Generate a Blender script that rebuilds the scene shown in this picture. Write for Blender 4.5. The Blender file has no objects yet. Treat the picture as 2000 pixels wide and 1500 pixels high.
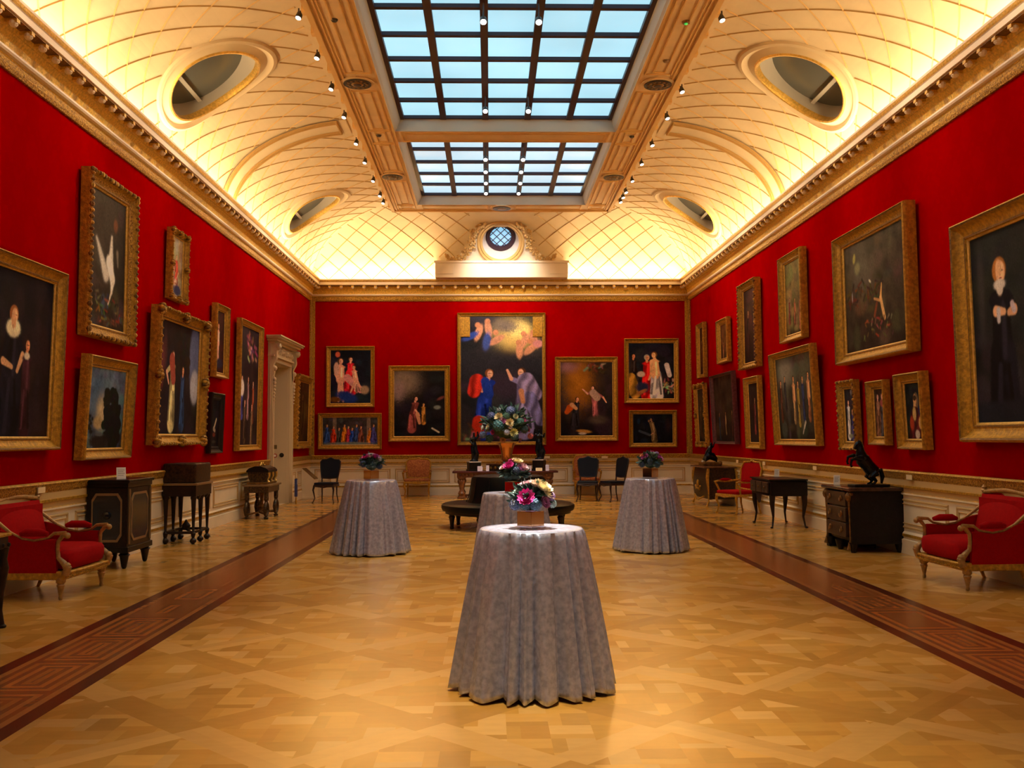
import bpy, bmesh, math, random
import numpy as np
from math import sin, cos, pi, radians as rad, sqrt, atan2, degrees
from mathutils import Vector, Matrix
random.seed(7)
scene = bpy.context.scene
COL = scene.collection
# ---------------------------------------------------------------- camera and room frame
F_PX = 1900.0; YAW = .023; PITCH = .0545; ROLL = .0047; EYE = Vector((0, 0, 1.6))
FW = Vector((sin(YAW)*cos(PITCH), cos(YAW)*cos(PITCH), sin(PITCH)))
_r = Vector((cos(YAW), -sin(YAW), 0)); _u = _r.cross(FW)
RT = _r*cos(ROLL)-_u*sin(ROLL); UP = _u*cos(ROLL)+_r*sin(ROLL)
XL, XR, D, YN = -5.02, 5.66, 27.3, -4.0
CX = .32                      # centre line of the room
def ray(x, y): return FW+RT*((x-1000)/F_PX)+UP*((750-y)/F_PX)
def onX(x, y, X): d = ray(x, y); return EYE+d*(X/d.x)
def onY(x, y, Y): d = ray(x, y); return EYE+d*(Y/d.y)
cam = bpy.data.cameras.new('camera'); camo = bpy.data.objects.new('camera', cam); COL.objects.link(camo)
cam.sensor_width = 36; cam.lens = F_PX/2000*36; cam.clip_end = 200; cam.clip_start = .05
m = Matrix((RT, UP, -FW)).transposed().to_4x4(); m.translation = EYE; camo.matrix_world = m
scene.camera = camo
scene.view_settings.view_transform = 'Standard'; scene.view_settings.look = 'None'
scene.view_settings.gamma = 1; scene.view_settings.use_curve_mapping = False
scene.view_settings.exposure = 0.0
# ---------------------------------------------------------------- materials
def mat(name, col, rough=.5, metal=0, vary=0, scale=8, bump=0, bscale=40, emit=None, es=1, attr=None, sheen=0, trans=0, coat=0, col2=None, stretch=None, spec=.5):
    M = bpy.data.materials.new(name); M.use_nodes = True; nt = M.node_tree; N = nt.nodes; Lk = nt.links
    b = N['Principled BSDF']; b.inputs['Roughness'].default_value = rough; b.inputs['Metallic'].default_value = metal
    b.inputs['Base Color'].default_value = (*col, 1); b.inputs['Specular IOR Level'].default_value = spec
    if sheen: b.inputs['Sheen Weight'].default_value = sheen; b.inputs['Sheen Roughness'].default_value = .4
    if trans: b.inputs['Transmission Weight'].default_value = trans
    if coat: b.inputs['Coat Weight'].default_value = coat; b.inputs['Coat Roughness'].default_value = .15
    tc = None
    if vary or bump:
        tc = N.new('ShaderNodeTexCoord'); src = tc.outputs['Object']
        if stretch:
            mp = N.new('ShaderNodeMapping'); mp.inputs['Scale'].default_value = stretch; Lk.new(src, mp.inputs['Vector']); src = mp.outputs[0]
    csrc = None
    if attr:
        a = N.new('ShaderNodeAttribute'); a.attribute_name = attr; csrc = a.outputs['Color']; Lk.new(csrc, b.inputs['Base Color'])
    if vary:
        n = N.new('ShaderNodeTexNoise'); n.inputs['Scale'].default_value = scale; n.inputs['Detail'].default_value = 5; Lk.new(src, n.inputs['Vector'])
        mx = N.new('ShaderNodeMix'); mx.data_type = 'RGBA'; mr = N.new('ShaderNodeMapRange')
        mr.inputs['From Min'].default_value = .35; mr.inputs['From Max'].default_value = .65; Lk.new(n.outputs['Fac'], mr.inputs['Value']); Lk.new(mr.outputs[0], mx.inputs['Factor'])
        if attr:
            mx.blend_type = 'MULTIPLY'; mx.inputs['Factor'].default_value = 1
            Lk.new(csrc, mx.inputs[6]); cr = N.new('ShaderNodeMix'); cr.data_type = 'RGBA'; cr.inputs[6].default_value = (1-vary, 1-vary, 1-vary, 1); cr.inputs[7].default_value = (1, 1, 1, 1)
            Lk.new(mr.outputs[0], cr.inputs['Factor']); nt.links.remove(mx.inputs['Factor'].links[0]); Lk.new(cr.outputs[2], mx.inputs[7])
        else:
            c2 = col2 if col2 else tuple(c*(1-vary) for c in col)
            mx.inputs[6].default_value = (*c2, 1); mx.inputs[7].default_value = (*col, 1)
        Lk.new(mx.outputs[2], b.inputs['Base Color'])
    if bump:
        n = N.new('ShaderNodeTexNoise'); n.inputs['Scale'].default_value = bscale; n.inputs['Detail'].default_value = 4; Lk.new(src, n.inputs['Vector'])
        bp = N.new('ShaderNodeBump'); bp.inputs['Strength'].default_value = bump; bp.inputs['Distance'].default_value = .02
        Lk.new(n.outputs['Fac'], bp.inputs['Height']); Lk.new(bp.outputs[0], b.inputs['Normal'])
    if emit:
        b.inputs['Emission Color'].default_value = (*emit, 1); b.inputs['Emission Strength'].default_value = es
    return M
gold = mat('aged gilding', (.66, .36, .035), .38, .3, .45, 22, .5, 60)
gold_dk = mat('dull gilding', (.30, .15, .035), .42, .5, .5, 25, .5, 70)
gold_br = mat('bright gilding', (.85, .55, .13), .35, .5, .3, 25, .4, 60)
gold_gleam = mat('gilding with painted gleam', (1.0, .88, .66), .4, 0, .1, 20); gold_ch = mat('worn chair gilding', (.50, .28, .08), .42, .15, .4, 30)  # modillion tips: the gleam of lit gilding is put into the pale colour
gold_fig = mat('ornamented gilding', (.72, .42, .06), .4, .3, .75, 45, 1.0, 55, col2=(.22, .10, .012)); gold_c = mat('bright cornice gilding', (.95, .60, .10), .4, .0, .35, 30, .4, 60)
cream = mat('cream plaster', (.80, .67, .47), .7, 0, .06, 3)
cream_line = mat('plaster ribs with gilt edge', (.56, .36, .13), .6)
pinkw = mat('pale painted moulding', (.95, .84, .72), .5)
panelw = mat('stone coloured panelling', (.86, .78, .60), .55, 0, .08, 3)
panel_dk = mat('tan panel moulding', (.60, .42, .18), .5)
redcloth = mat('crimson upholstery', (.40, .002, .004), .85, 0, .15, 30, .1, 200, spec=.1)
black_lac = mat('black lacquer', (.007, .006, .006), .3, 0, .3, 20, spec=.3)
darkwood = mat('dark walnut', (.026, .012, .007), .35, 0, .5, 12, spec=.3)
brownwood = mat('reddish brown carved wood', (.22, .075, .022), .38, 0, .55, 14, .3, 40)
bronze = mat('dark bronze', (.012, .014, .018), .25, .6)
boulle = mat('ebony inlaid with dull brass', (.13, .07, .022), .35, .25, .9, 34, col2=(.012, .009, .008))
leather = mat('black green leather', (.003, .005, .006), .38, 0, .2, 30, spec=.16)
navy = mat('navy upholstery', (.006, .012, .028), .6, spec=.2)
tapestry = mat('orange brown tapestry', (.55, .22, .07), .8, 0, .5, 30, col2=(.30, .09, .04))
white = mat('white card', (.85, .82, .78), .6)
whitec = mat('cream card', (.9, .72, .42), .6)
greym = mat('grey painted reveal', (.42, .40, .38), .6)
darkglass = mat('dark window glass', (.11, .12, .12), .25)
barm = mat('dark bronze glazing bar', (.030, .008, .018), .5)
# ---------------------------------------------------------------- mesh builder
class MB:
    def __init__(s): s.v = []; s.f = []; s.mi = []; s.M = Matrix(); s.m = 0; s.col = []; s.c = None
    def add(s, vs, fs):
        o = len(s.v); s.v += [tuple(s.M @ Vector(v)) for v in vs]
        for f in fs: s.f.append(tuple(i+o for i in f)); s.mi.append(s.m); s.col.append(s.c)
        return s
    def box(s, x0, x1, y0, y1, z0, z1, tx=0, ty=0):      # tx,ty: inset of the bottom face (taper)
        vs = [(x0+tx, y0+ty, z0), (x1-tx, y0+ty, z0), (x1-tx, y1-ty, z0), (x0+tx, y1-ty, z0), (x0, y0, z1), (x1, y0, z1), (x1, y1, z1), (x0, y1, z1)]
        return s.add(vs, [(3, 2, 1, 0), (4, 5, 6, 7), (0, 1, 5, 4), (1, 2, 6, 5), (2, 3, 7, 6), (3, 0, 4, 7)])
    def bbox(s, x0, x1, y0, y1, z0, z1, b=.01):          # box with bevelled edges
        bm = bmesh.new(); bmesh.ops.create_cube(bm, size=1)
        for v in bm.verts: v.co = Vector(((x0+x1)/2+v.co.x*(x1-x0), (y0+y1)/2+v.co.y*(y1-y0), (z0+z1)/2+v.co.z*(z1-z0)))
        bmesh.ops.bevel(bm, geom=list(bm.edges), offset=b, segments=3, profile=.6, affect='EDGES')
        bm.verts.index_update(); vs = [tuple(v.co) for v in bm.verts]; fs = [tuple(v.index for v in f.verts) for f in bm.faces]; bm.free()
        return s.add(vs, fs)
    def lathe(s, prof, n=16, c=(0, 0, 0), sq=0):          # prof: (r,z) bottom to top
        vs = []; fs = []; k = len(prof)
        for i in range(n):
            a = 2*pi*i/n
            for r, z in prof: vs.append((c[0]+r*cos(a), c[1]+r*sin(a), c[2]+z))
        for i in range(n):
            j = (i+1) % n
            for t in range(k-1): fs.append((i*k+t, j*k+t, j*k+t+1, i*k+t+1))
        fs.append(tuple(i*k for i in range(n))[::-1]); fs.append(tuple(i*k+k-1 for i in range(n)))
        return s.add(vs, fs)
    def tube(s, pts, rs, n=8, flat=1.0):
        pts = [Vector(p) for p in pts]; rs = [rs]*len(pts) if not hasattr(rs, '__len__') else rs
        vs = []; fs = []; prev = None
        for i, p in enumerate(pts):
            t = (pts[min(i+1, len(pts)-1)]-pts[max(i-1, 0)]).normalized()
            if prev is None: prev = t.orthogonal().normalized()
            a = (prev-t*prev.dot(t)).normalized(); prev = a; b = t.cross(a)
            for k in range(n):
                w = 2*pi*k/n; vs.append(tuple(p+(a*cos(w)+b*sin(w)*flat)*rs[i]))
        for i in range(len(pts)-1):
            for k in range(n):
                j = (k+1) % n; fs.append((i*n+k, i*n+j, (i+1)*n+j, (i+1)*n+k))
        fs.append(tuple(range(n))[::-1]); fs.append(tuple((len(pts)-1)*n+k for k in range(n)))
        return s.add(vs, fs)
    def ball(s, c, r, n=10, m=7, rz=None, ry=None):
        rz = rz or r; ry = ry or r; vs = [(c[0], c[1], c[2]-rz)]; fs = []
        for i in range(1, m):
            p = -pi/2+pi*i/m
            for k in range(n): a = 2*pi*k/n; vs.append((c[0]+r*cos(p)*cos(a), c[1]+ry*cos(p)*sin(a), c[2]+rz*sin(p)))
        vs.append((c[0], c[1], c[2]+rz)); T = len(vs)-1
        for k in range(n): fs.append((0, 1+(k+1) % n, 1+k)); fs.append((T, 1+(m-2)*n+k, 1+(m-2)*n+(k+1) % n))
        for i in range(m-2):
            for k in range(n): j = (k+1) % n; fs.append((1+i*n+k, 1+i*n+j, 1+(i+1)*n+j, 1+(i+1)*n+k))
        return s.add(vs, fs)
    def prism(s, poly, z0, z1, ax='z'):                   # polygon extruded along an axis
        n = len(poly); g = {'z': lambda p, z: (p[0], p[1], z), 'y': lambda p, z: (p[0], z, p[1]), 'x': lambda p, z: (z, p[0], p[1])}[ax]
        vs = [g(p, z0) for p in poly]+[g(p, z1) for p in poly]
        fs = [tuple(range(n))[::-1], tuple(range(n, 2*n))]+[(i, (i+1) % n, (i+1) % n+n, i+n) for i in range(n)]
        return s.add(vs, fs)
    def grid(s, fn, nu, nv, closed=False):
        vs = [fn(i/(nu-(0 if closed else 0)), j/nv) for i in range(nu+(0 if closed else 1)) for j in range(nv+1)]
        fs = []; w = nv+1; n = nu if closed else nu
        for i in range(nu):
            i2 = (i+1) % nu if closed else i+1
            for j in range(nv): fs.append((i*w+j, i2*w+j, i2*w+j+1, i*w+j+1))
        return s.add(vs, fs)
    def frame(s, x0, x1, z0, z1, w, y0, y1):              # flat rectangular ring in xz, from y0 to y1
        s.box(x0, x1, y0, y1, z1-w, z1); s.box(x0, x1, y0, y1, z0, z0+w); s.box(x0, x0+w, y0, y1, z0+w, z1-w); s.box(x1-w, x1, y0, y1, z0+w, z1-w); return s
    def build(s, name, mats, parent=None, smooth=False, loc=None, rot=None, attr=None):
        me = bpy.data.meshes.new(name); me.from_pydata(s.v, [], s.f)
        for mm in (mats if isinstance(mats, (list, tuple)) else [mats]): me.materials.append(mm)
        me.polygons.foreach_set('material_index', s.mi)
        if smooth: me.polygons.foreach_set('use_smooth', [True]*len(s.f))
        if attr:
            ca = me.color_attributes.new(attr, 'FLOAT_COLOR', 'CORNER'); buf = []
            for p, c in zip(me.polygons, s.col): buf += [*(c or (1, 1, 1)), 1]*p.loop_total
            ca.data.foreach_set('color', buf)
        me.update(); me.validate()
        if smooth: 
            bm = bmesh.new(); bm.from_mesh(me); 
            bmesh.ops.recalc_face_normals(bm, faces=bm.faces)
            for e in bm.edges:
                if len(e.link_faces) == 2 and e.calc_face_angle(0) > .75: e.smooth = False
            bm.to_mesh(me); bm.free()
        else:
            bm = bmesh.new(); bm.from_mesh(me); bmesh.ops.recalc_face_normals(bm, faces=bm.faces); bm.to_mesh(me); bm.free()
        o = bpy.data.objects.new(name, me); COL.objects.link(o)
        if parent: o.parent = parent
        if loc is not None: o.location = loc
        if rot is not None: o.rotation_euler = (0, 0, rot)
        return o
def tag(o, label=None, cat=None, group=None, kind=None):
    if label: o['label'] = label
    if cat: o['category'] = cat
    if group: o['group'] = group
    if kind: o['kind'] = kind
    return o
def thing(name, label, cat, loc=(0, 0, 0), rot=0, group=None):
    o = bpy.data.objects.new(name, None); COL.objects.link(o); o.location = loc; o.rotation_euler = (0, 0, rot); o.empty_display_size = .1
    return tag(o, label, cat, group)
def struct(o): o['kind'] = 'structure'; return o
def dup(root, loc, rot, label, group=None):
    r = root.copy(); COL.objects.link(r); r.location = loc; r.rotation_euler = (0, 0, rot); r['label'] = label
    if group: r['group'] = group
    for ch in list(root.children):
        c = ch.copy(); COL.objects.link(c); c.parent = r
        for g in list(ch.children):
            d = g.copy(); COL.objects.link(d); d.parent = c
    return r
def light(kind, name, loc, power, col=(1, .8, .55), size=.1, target=None, spot=50, blend=.6, sy=None):
    l = bpy.data.lights.new(name, kind); l.energy = power; l.color = col
    if kind == 'SPOT': l.spot_size = rad(spot); l.spot_blend = blend; l.shadow_soft_size = size
    elif kind == 'AREA':
        l.size = size
        if sy: l.shape = 'RECTANGLE'; l.size_y = sy
    else: l.shadow_soft_size = size
    o = bpy.data.objects.new(name, l); COL.objects.link(o); o.location = loc
    if target is not None: o.rotation_euler = (Vector(target)-Vector(loc)).to_track_quat('-Z', 'Y').to_euler()
    return o
# ================================================================= FLOOR
def clip(poly, a, b, c):                                   # keep a*x+b*y<=c
    out = []
    for i in range(len(poly)):
        p, q = poly[i], poly[(i+1) % len(poly)]; dp = a*p[0]+b*p[1]-c; dq = a*q[0]+b*q[1]-c
        if dp <= 0: out.append(p)
        if (dp < 0 < dq) or (dq < 0 < dp): t = dp/(dp-dq); out.append((p[0]+(q[0]-p[0])*t, p[1]+(q[1]-p[1])*t))
    return out
B_IN, B_OUT = 2.92, 3.77
rnd = random.Random(3)
fl = MB()
OAK = [(.60, .32, .062), (.57, .295, .055), (.64, .345, .075), (.54, .27, .05), (.68, .39, .11), (.58, .30, .056)]
def tone(k=.1, base=None):
    c = base or rnd.choice(OAK); s = 1+rnd.uniform(-k, k); return tuple(min(1, v*s) for v in c)
def put(poly, lim, c):
    for l in lim:
        if len(poly) < 3: return
        poly = clip(poly, *l)
    if len(poly) >= 3: fl.c = c; fl.add([(p[0], p[1], 0) for p in poly], [tuple(range(len(poly)))])
def versailles(xa, xb, ya, yb, P=.93):
    lim = [(1, 0, xb), (-1, 0, -xa), (0, 1, yb), (0, -1, -ya)]; s2 = sqrt(.5); w = .105
    ox, oy = CX, 5.49
    R = int((abs(yb-oy)+abs(ya-oy))/P)+8
    for i in range(-R, R):
        for j in range(-R, R):
            cx = ox+(i-j)*P*s2; cy = oy+(i+j)*P*s2
            if cx < xa-P or cx > xb+P or cy < ya-P or cy > yb+P: continue
            T = lambda u, v: (cx+(u-v)*s2, cy+(u+v)*s2)    # local panel axes rotated 45 degrees
            h = P/2; q = h-w
            for k, r in enumerate([(-h, -q, -h, h), (q, h, -h, h), (-q, q, -h, -q), (-q, q, q, h)]):
                put([T(r[0], r[2]), T(r[1], r[2]), T(r[1], r[3]), T(r[0], r[3])], lim, tone(.06, (.53, .27, .052) if (i+j+k) % 2 else (.66, .37, .10)))
            # interlaced strips, parallel to the walls
            inner = lim+[(s2, s2, (cx+cy)*s2+q), (-s2, -s2, -(cx+cy)*s2+q), (-s2, s2, (cy-cx)*s2+q), (s2, -s2, -(cy-cx)*s2+q)]
            g = .235
            for a in range(-4, 4):
                for b in range(-4, 4):
                    x0 = cx+a*g; y0 = cy+b*g
                    if abs(a+.5)+abs(b+.5) > 3.6: continue
                    if (a+b) % 2: rects = [(x0, x0+g, y0, y0+g*.33), (x0, x0+g, y0+g*.33, y0+g)]
                    else: rects = [(x0, x0+g*.33, y0, y0+g), (x0+g*.33, x0+g, y0, y0+g)]
                    for n_, (p, r, s_, t_) in enumerate(rects):
                        put([(p, s_), (r, s_), (r, t_), (p, t_)], inner, tone(.12))
versailles(CX-B_IN, CX+B_IN, YN, D)
versailles(XL, CX-B_OUT, YN, D); versailles(CX+B_OUT, XR, YN, D)
versailles(CX-B_OUT, CX-B_IN, 26.1, D); versailles(CX+B_IN, CX+B_OUT, 26.1, D)
RED = (.11, .018, .008)
def rectf(x0, x1, y0, y1, c): put([(x0, y0), (x1, y0), (x1, y1), (x0, y1)], [], c)
for s in (-1, 1):                                          # long border bands with a key pattern
    X = lambda a: CX+s*a
    def R2(a0, a1, y0, y1, c): rectf(min(X(a0), X(a1)), max(X(a0), X(a1)), y0, y1, c)
    R2(B_IN, B_IN+.115, YN, 26.1, RED); R2(B_OUT-.115, B_OUT, YN, 26.1, RED)
    for a in (B_IN+.115, B_OUT-.165): R2(a, a+.05, YN, 26.1, (.42, .17, .045))
    a0 = B_IN+.165; a1 = B_OUT-.165; y = YN; W = a1-a0; m_ = .042
    while y < 26.0:                                         # concentric key blocks
        for k in range(6):
            c = tone(.12, (.42, .15, .038)) if k % 2 else tone(.12, (.28, .082, .022))
            e = k*m_; L = .86
            if a0+e < a1-e:
                R2(a0+e, a1-e, y+e, y+e+m_, c); R2(a0+e, a1-e, y+L-e-m_, y+L-e, c)
                R2(a0+e, a0+e+m_, y+e+m_, y+L-e-m_, c); R2(a1-e-m_, a1-e, y+e+m_, y+L-e-m_, c)
        R2(a0+6*m_, a1-6*m_, y+6*m_, y+.86-6*m_, (.3, .09, .025)); y += .86
fm = mat('waxed oak parquet', (.5, .25, .07), 0.24, 0, .06, 7, 0, 14, attr='tone', stretch=(1, 2.6, 1), coat=.15)
struct(fl.build('floor', fm, attr='tone'))
# ================================================================= WALLS
def damask():
    M = mat('crimson silk damask', (.43, .0, .001), .8, 0, spec=0); nt = M.node_tree; N = nt.nodes; Lk = nt.links; b = N['Principled BSDF']
    g = N.new('ShaderNodeNewGeometry'); sp = N.new('ShaderNodeSeparateXYZ'); Lk.new(g.outputs['Position'], sp.inputs[0])
    ad = N.new('ShaderNodeMath'); ad.operation = 'ADD'; Lk.new(sp.outputs[0], ad.inputs[0]); Lk.new(sp.outputs[1], ad.inputs[1])
    def mt(op, a, bb):
        n = N.new('ShaderNodeMath'); n.operation = op
        for i, v in enumerate((a, bb)):
            if v is None: continue
            if isinstance(v, (int, float)): n.inputs[i].default_value = v
            else: Lk.new(v, n.inputs[i])
        return n.outputs[0]
    u = mt('MULTIPLY', ad.outputs[0], 2*pi/.55); v = mt('MULTIPLY', sp.outputs[2], 2*pi/.9)
    s1 = mt('SINE', u, None); s2_ = mt('SINE', v, None); s3 = mt('SINE', mt('MULTIPLY', u, 3), None); s4 = mt('SINE', mt('MULTIPLY', v, 4), None)
    pat = mt('ADD', mt('MULTIPLY', s1, s2_), mt('MULTIPLY', mt('MULTIPLY', s3, s4), .5)); nz = N.new('ShaderNodeTexNoise'); nz.inputs['Scale'].default_value = 7; nz.inputs['Detail'].default_value = 4; Lk.new(g.outputs['Position'], nz.inputs['Vector'])
    pat = mt('ADD', pat, mt('MULTIPLY', nz.outputs['Fac'], .8)); st = mt('GREATER_THAN', pat, .55)
    mx = N.new('ShaderNodeMix'); mx.data_type = 'RGBA'; mx.inputs[6].default_value = (.34, .0, .0004, 1); mx.inputs[7].default_value = (.365, .0, .0008, 1); Lk.new(st, mx.inputs['Factor']); Lk.new(mx.outputs[2], b.inputs['Base Color'])
    r = N.new('ShaderNodeMapRange'); r.inputs['To Min'].default_value = .75; r.inputs['To Max'].default_value = .62; Lk.new(st, r.inputs['Value']); Lk.new(r.outputs[0], b.inputs['Roughness'])
    return M
dam = damask()
DY0, DY1, DZ = 22.40, 24.25, 3.36                           # door opening in the left wall
def wallquad(b, pts): b.add(pts, [(0, 1, 2, 3)])
wl = MB()
def rl(y0, y1, z0, z1): wl.box(XL-.15, XL, y0, y1, z0, z1)
rl(YN, DY0, 0, 6.05); rl(DY1, D+.15, 0, 6.05); rl(DY0, DY1, DZ, 6.05)
struct(wl.build('wall_left', dam))
struct(MB().box(XR, XR+.15, YN, D+.15, 0, 6.05).build('wall_right', dam))
struct(MB().box(XL, XR, D, D+.15, 0, 6.05).build('wall_back', dam))
struct(MB().box(XL, XR, YN-.15, YN, 0, 6.05).build('wall_front', dam))
# sweeps of a moulding profile (distance from wall, height) along one side of the room
def side_sweep(b, prof, mats_i, side, y0=None, y1=None):
    for (p, q, mi) in zip(prof[:-1], prof[1:], mats_i):
        b.m = mi; (d0, z0), (d1, z1) = p, q
        if side in 'LR':
            X = (lambda d: XL+d) if side == 'L' else (lambda d: XR-d)
            ya = (lambda d: YN+d) if y0 is None else (lambda d: y0); yb = (lambda d: D-d) if y1 is None else (lambda d: y1)
            b.add([(X(d0), ya(d0), z0), (X(d0), yb(d0), z0), (X(d1), yb(d1), z1), (X(d1), ya(d1), z1)], [(0, 1, 2, 3)])
        elif side == 'B': b.add([(XL+d0, D-d0, z0), (XR-d0, D-d0, z0), (XR-d1, D-d1, z1), (XL+d1, D-d1, z1)], [(0, 1, 2, 3)])
        else: b.add([(XL+d0, YN+d0, z0), (XR-d0, YN+d0, z0), (XR-d1, YN+d1, z1), (XL+d1, YN+d1, z1)], [(0, 1, 2, 3)])
CORN = [(0, 5.43), (.03, 5.43), (.05, 5.47), (.05, 5.52), (.03, 5.56), (.03, 5.575), (.075, 5.58), (.09, 5.60), (.085, 5.625), (.06, 5.64), (.06, 5.66), (.075, 5.72), (.11, 5.76), (.12, 5.78), (.135, 5.78), (.15, 5.835), (.27, 5.84), (.27, 5.855), (.29, 5.86), (.29, 5.93), (.30, 5.94), (.31, 5.96), (.32, 5.99), (.32, 6.02), (.29, 6.02), (.28, 5.90), (0, 5.90)]
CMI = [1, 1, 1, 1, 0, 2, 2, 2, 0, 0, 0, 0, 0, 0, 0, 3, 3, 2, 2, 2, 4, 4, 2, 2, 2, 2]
def modillions(b, side):
    L = (D-YN) if side in 'LR' else (XR-XL); n = int((L-.5)/.318)
    for i in range(n+1):
        t = .25+(L-.5)*i/n
        if side == 'L' and YN+t < 4 or side == 'R' and YN+t < 4: continue
        for (d, hw, z0, z1, mm) in ((.225, .05, 5.795, 5.838, 5),):
            if side == 'L': c = (XL+d, YN+t)
            elif side == 'R': c = (XR-d, YN+t)
            else: c = (XL+t, D-d)
            b.m = mm; b.ball((c[0], c[1], 5.80), .048, 8, 5, rz=.045)
            b.m = 0
            e = .035
            if side in 'LR': sg = 1 if side == 'L' else -1; x0 = c[0]-.1*sg; b.box(min(x0, c[0]+.05*sg), max(x0, c[0]+.05*sg), c[1]-e, c[1]+e, 5.80, 5.838)
            else: b.box(c[0]-e, c[0]+e, c[1]-.05, c[1]+.1, 5.80, 5.838)
for i, sd in enumerate('LRBF'):
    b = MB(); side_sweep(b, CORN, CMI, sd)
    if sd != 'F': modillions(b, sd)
    struct(b.build('trim_%d' % (i+1), [gold_c, gold_fig, pinkw, gold_dk, gold_br, gold_gleam]))
DADO = [(0, 1.12), (.07, 1.12), (.085, 1.10), (.07, 1.075), (.06, 1.03), (.045, 1.0), (.045, .925), (.06, .92), (.06, .895), (.035, .885), (.035, .83), (.05, .82), (.05, .80), (.02, .785), (.02, .30), (.045, .27), (.05, .235), (.03, .225), (.03, .20), (.055, .19), (.055, 0)]
DMI = [2, 2, 1, 1, 1, 3, 2, 2, 3, 3, 2, 0, 0, 0, 0, 2, 3, 0, 0, 0]
def ring(b, P, u0, u1, z0, z1, w=.035):                     # raised rectangular moulding; P maps (u, depth, z)
    for (a0, a1, c0, c1) in ((u0, u1, z1-w, z1), (u0, u1, z0, z0+w), (u0, u0+w, z0, z1), (u1-w, u1, z0, z1)):
        vs = [P(a0, .02, c0), P(a1, .02, c0), P(a1, .02, c1), P(a0, .02, c1), P(a0+w*.3, .035, c0+w*.3), P(a1-w*.3, .035, c0+w*.3), P(a1-w*.3, .035, c1-w*.3), P(a0+w*.3, .035, c1-w*.3)]
        b.add(vs, [(4, 5, 6, 7), (0, 1, 5, 4), (1, 2, 6, 5), (2, 3, 7, 6), (3, 0, 4, 7)])
def panels(b, P, u0, u1, big=1.5, gap=.14, first=None):
    b.m = 3; u = u0
    while u < u1-.3:
        w = min(big, u1-u-.02) if not (first and u == u0) else first
        ring(b, P, u, u+w, .34, .74); ring(b, P, u+.06, u+w-.06, .40, .68, .018); u += w+gap
dm = [panelw, gold_fig, gold, panel_dk]
b = MB(); side_sweep(b, DADO, DMI, 'L', YN, DY0-.30); side_sweep(b, DADO, DMI, 'L', DY1+.30, None)
panels(b, lambda u, d, z: (XL+d, u, z), YN+.3, DY0-.4, 1.75, .2); panels(b, lambda u, d, z: (XL+d, u, z), DY1+.4, D-.15, .6, .2); struct(b.build('trim_5', dm))
b = MB(); side_sweep(b, DADO, DMI, 'R'); panels(b, lambda u, d, z: (XR-d, u, z), YN+.3, D-.15, 1.75, .2); struct(b.build('trim_6', dm))
b = MB(); side_sweep(b, DADO, DMI, 'B'); panels(b, lambda u, d, z: (u, D-d, z), -4.88, 5.5, 1.52, .13, .46); struct(b.build('trim_7', dm))
# gilded strips down the corners and under the cornice
b = MB()
for (x0, x1) in ((XL, XL+.13), (XR-.13, XR)): b.bbox(x0, x1, D-.045, D, 1.1, 5.45, .012); b.m = 1; b.box(x0+.03, x1-.03, D-.055, D-.04, 1.1, 5.45); b.m = 0
struct(b.build('trim_8', [gold, gold_fig]))
b = MB()
b.bbox(XL, XL+.045, D-.15, D-.0, 1.1, 5.45, .012); b.bbox(XR-.045, XR, D-.2, D, 1.1, 5.45, .012); b.box(XR-.055, XR-.04, D-.17, D-.03, 1.1, 5.45)
struct(b.build('trim_9', [gold_fig]))
# doorway in the left wall: passage, architrave with consoles and a hood
dw = MB()
pas = mat('cream painted doorway', (.62, .50, .33), .6)
P1 = XL-1.3
dw.box(P1, XL+.0, DY1-.01, DY1+.1, 0, DZ); dw.box(P1, XL, DY0-.1, DY0+.01, 0, DZ); dw.box(P1, XL, DY0-.1, DY1+.1, DZ-.01, DZ+.1); dw.box(P1-.1, P1, DY0-.1, DY1+.1, 0, DZ+.1); dw.box(P1, XL, DY0, DY1, -.02, .0)
for y0, y1 in ((DY0-.30, DY0), (DY1, DY1+.30)):
    dw.box(XL, XL+.06, y0, y1, 0, DZ); dw.box(XL+.06, XL+.09, y0+.05, y1-.05, 0, DZ); dw.box(XL, XL+.11, y0+.1, y1-.1, 0, DZ+.0)
dw.box(XL, XL+.08, DY0-.30, DY1+.30, DZ, DZ+.10); dw.box(XL, XL+.06, DY0-.30, DY1+.30, DZ+.1, DZ+.42)
dwr = struct(dw.build('door_1', pas))
hd = MB()
for d, z0, z1 in ((.14, DZ+.10, DZ+.14), (.16, DZ+.40, DZ+.45), (.24, DZ+.45, DZ+.50), (.30, DZ+.50, DZ+.54), (.33, DZ+.54, DZ+.57)):
    e = .32+(.0 if d < .2 else d-.16); hd.box(XL, XL+d, DY0-e, DY1+e, z0, z1)
hd.build('door_hood', pas, dwr)
ff = MB(); ff.box(XL+.05, XL+.09, DY0-.12, DY1+.12, DZ+.16, DZ+.38)
for k in range(30):
    y = DY0-.05+(DY1-DY0+.1)*k/29; ff.ball((XL+.09, y, DZ+.27+.04*sin(k*1.9)), .05, 7, 5)
ff.build('carved_frieze', pas, dwr, True)
for yc in (DY0-.17, DY1+.17):
    c = MB(); pr = []
    for k in range(21):
        t = k/20; pr.append((XL+.10+.15*(t**1.5)*(1 if t < .9 else .95)+.02*sin(t*14), DZ-.35+.75*t))
    pr = [(XL, DZ+.40), (XL, DZ-.35)]+pr
    c.prism(pr, yc-.07, yc+.07, 'y'); 
    c.v = [(v[0], v[1], v[2]) for v in c.v]
    for k in range(7): c.ball((XL+.12, yc, DZ-.42-.08*k), .05-.005*k, 8, 5)
    for k in (0, 1): c.ball((XL+.20-.08*k, yc, DZ+.33-.5*k), .085-.02*k, 10, 6)
    c.build('scrolled_console', pas, dwr, True)
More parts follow.
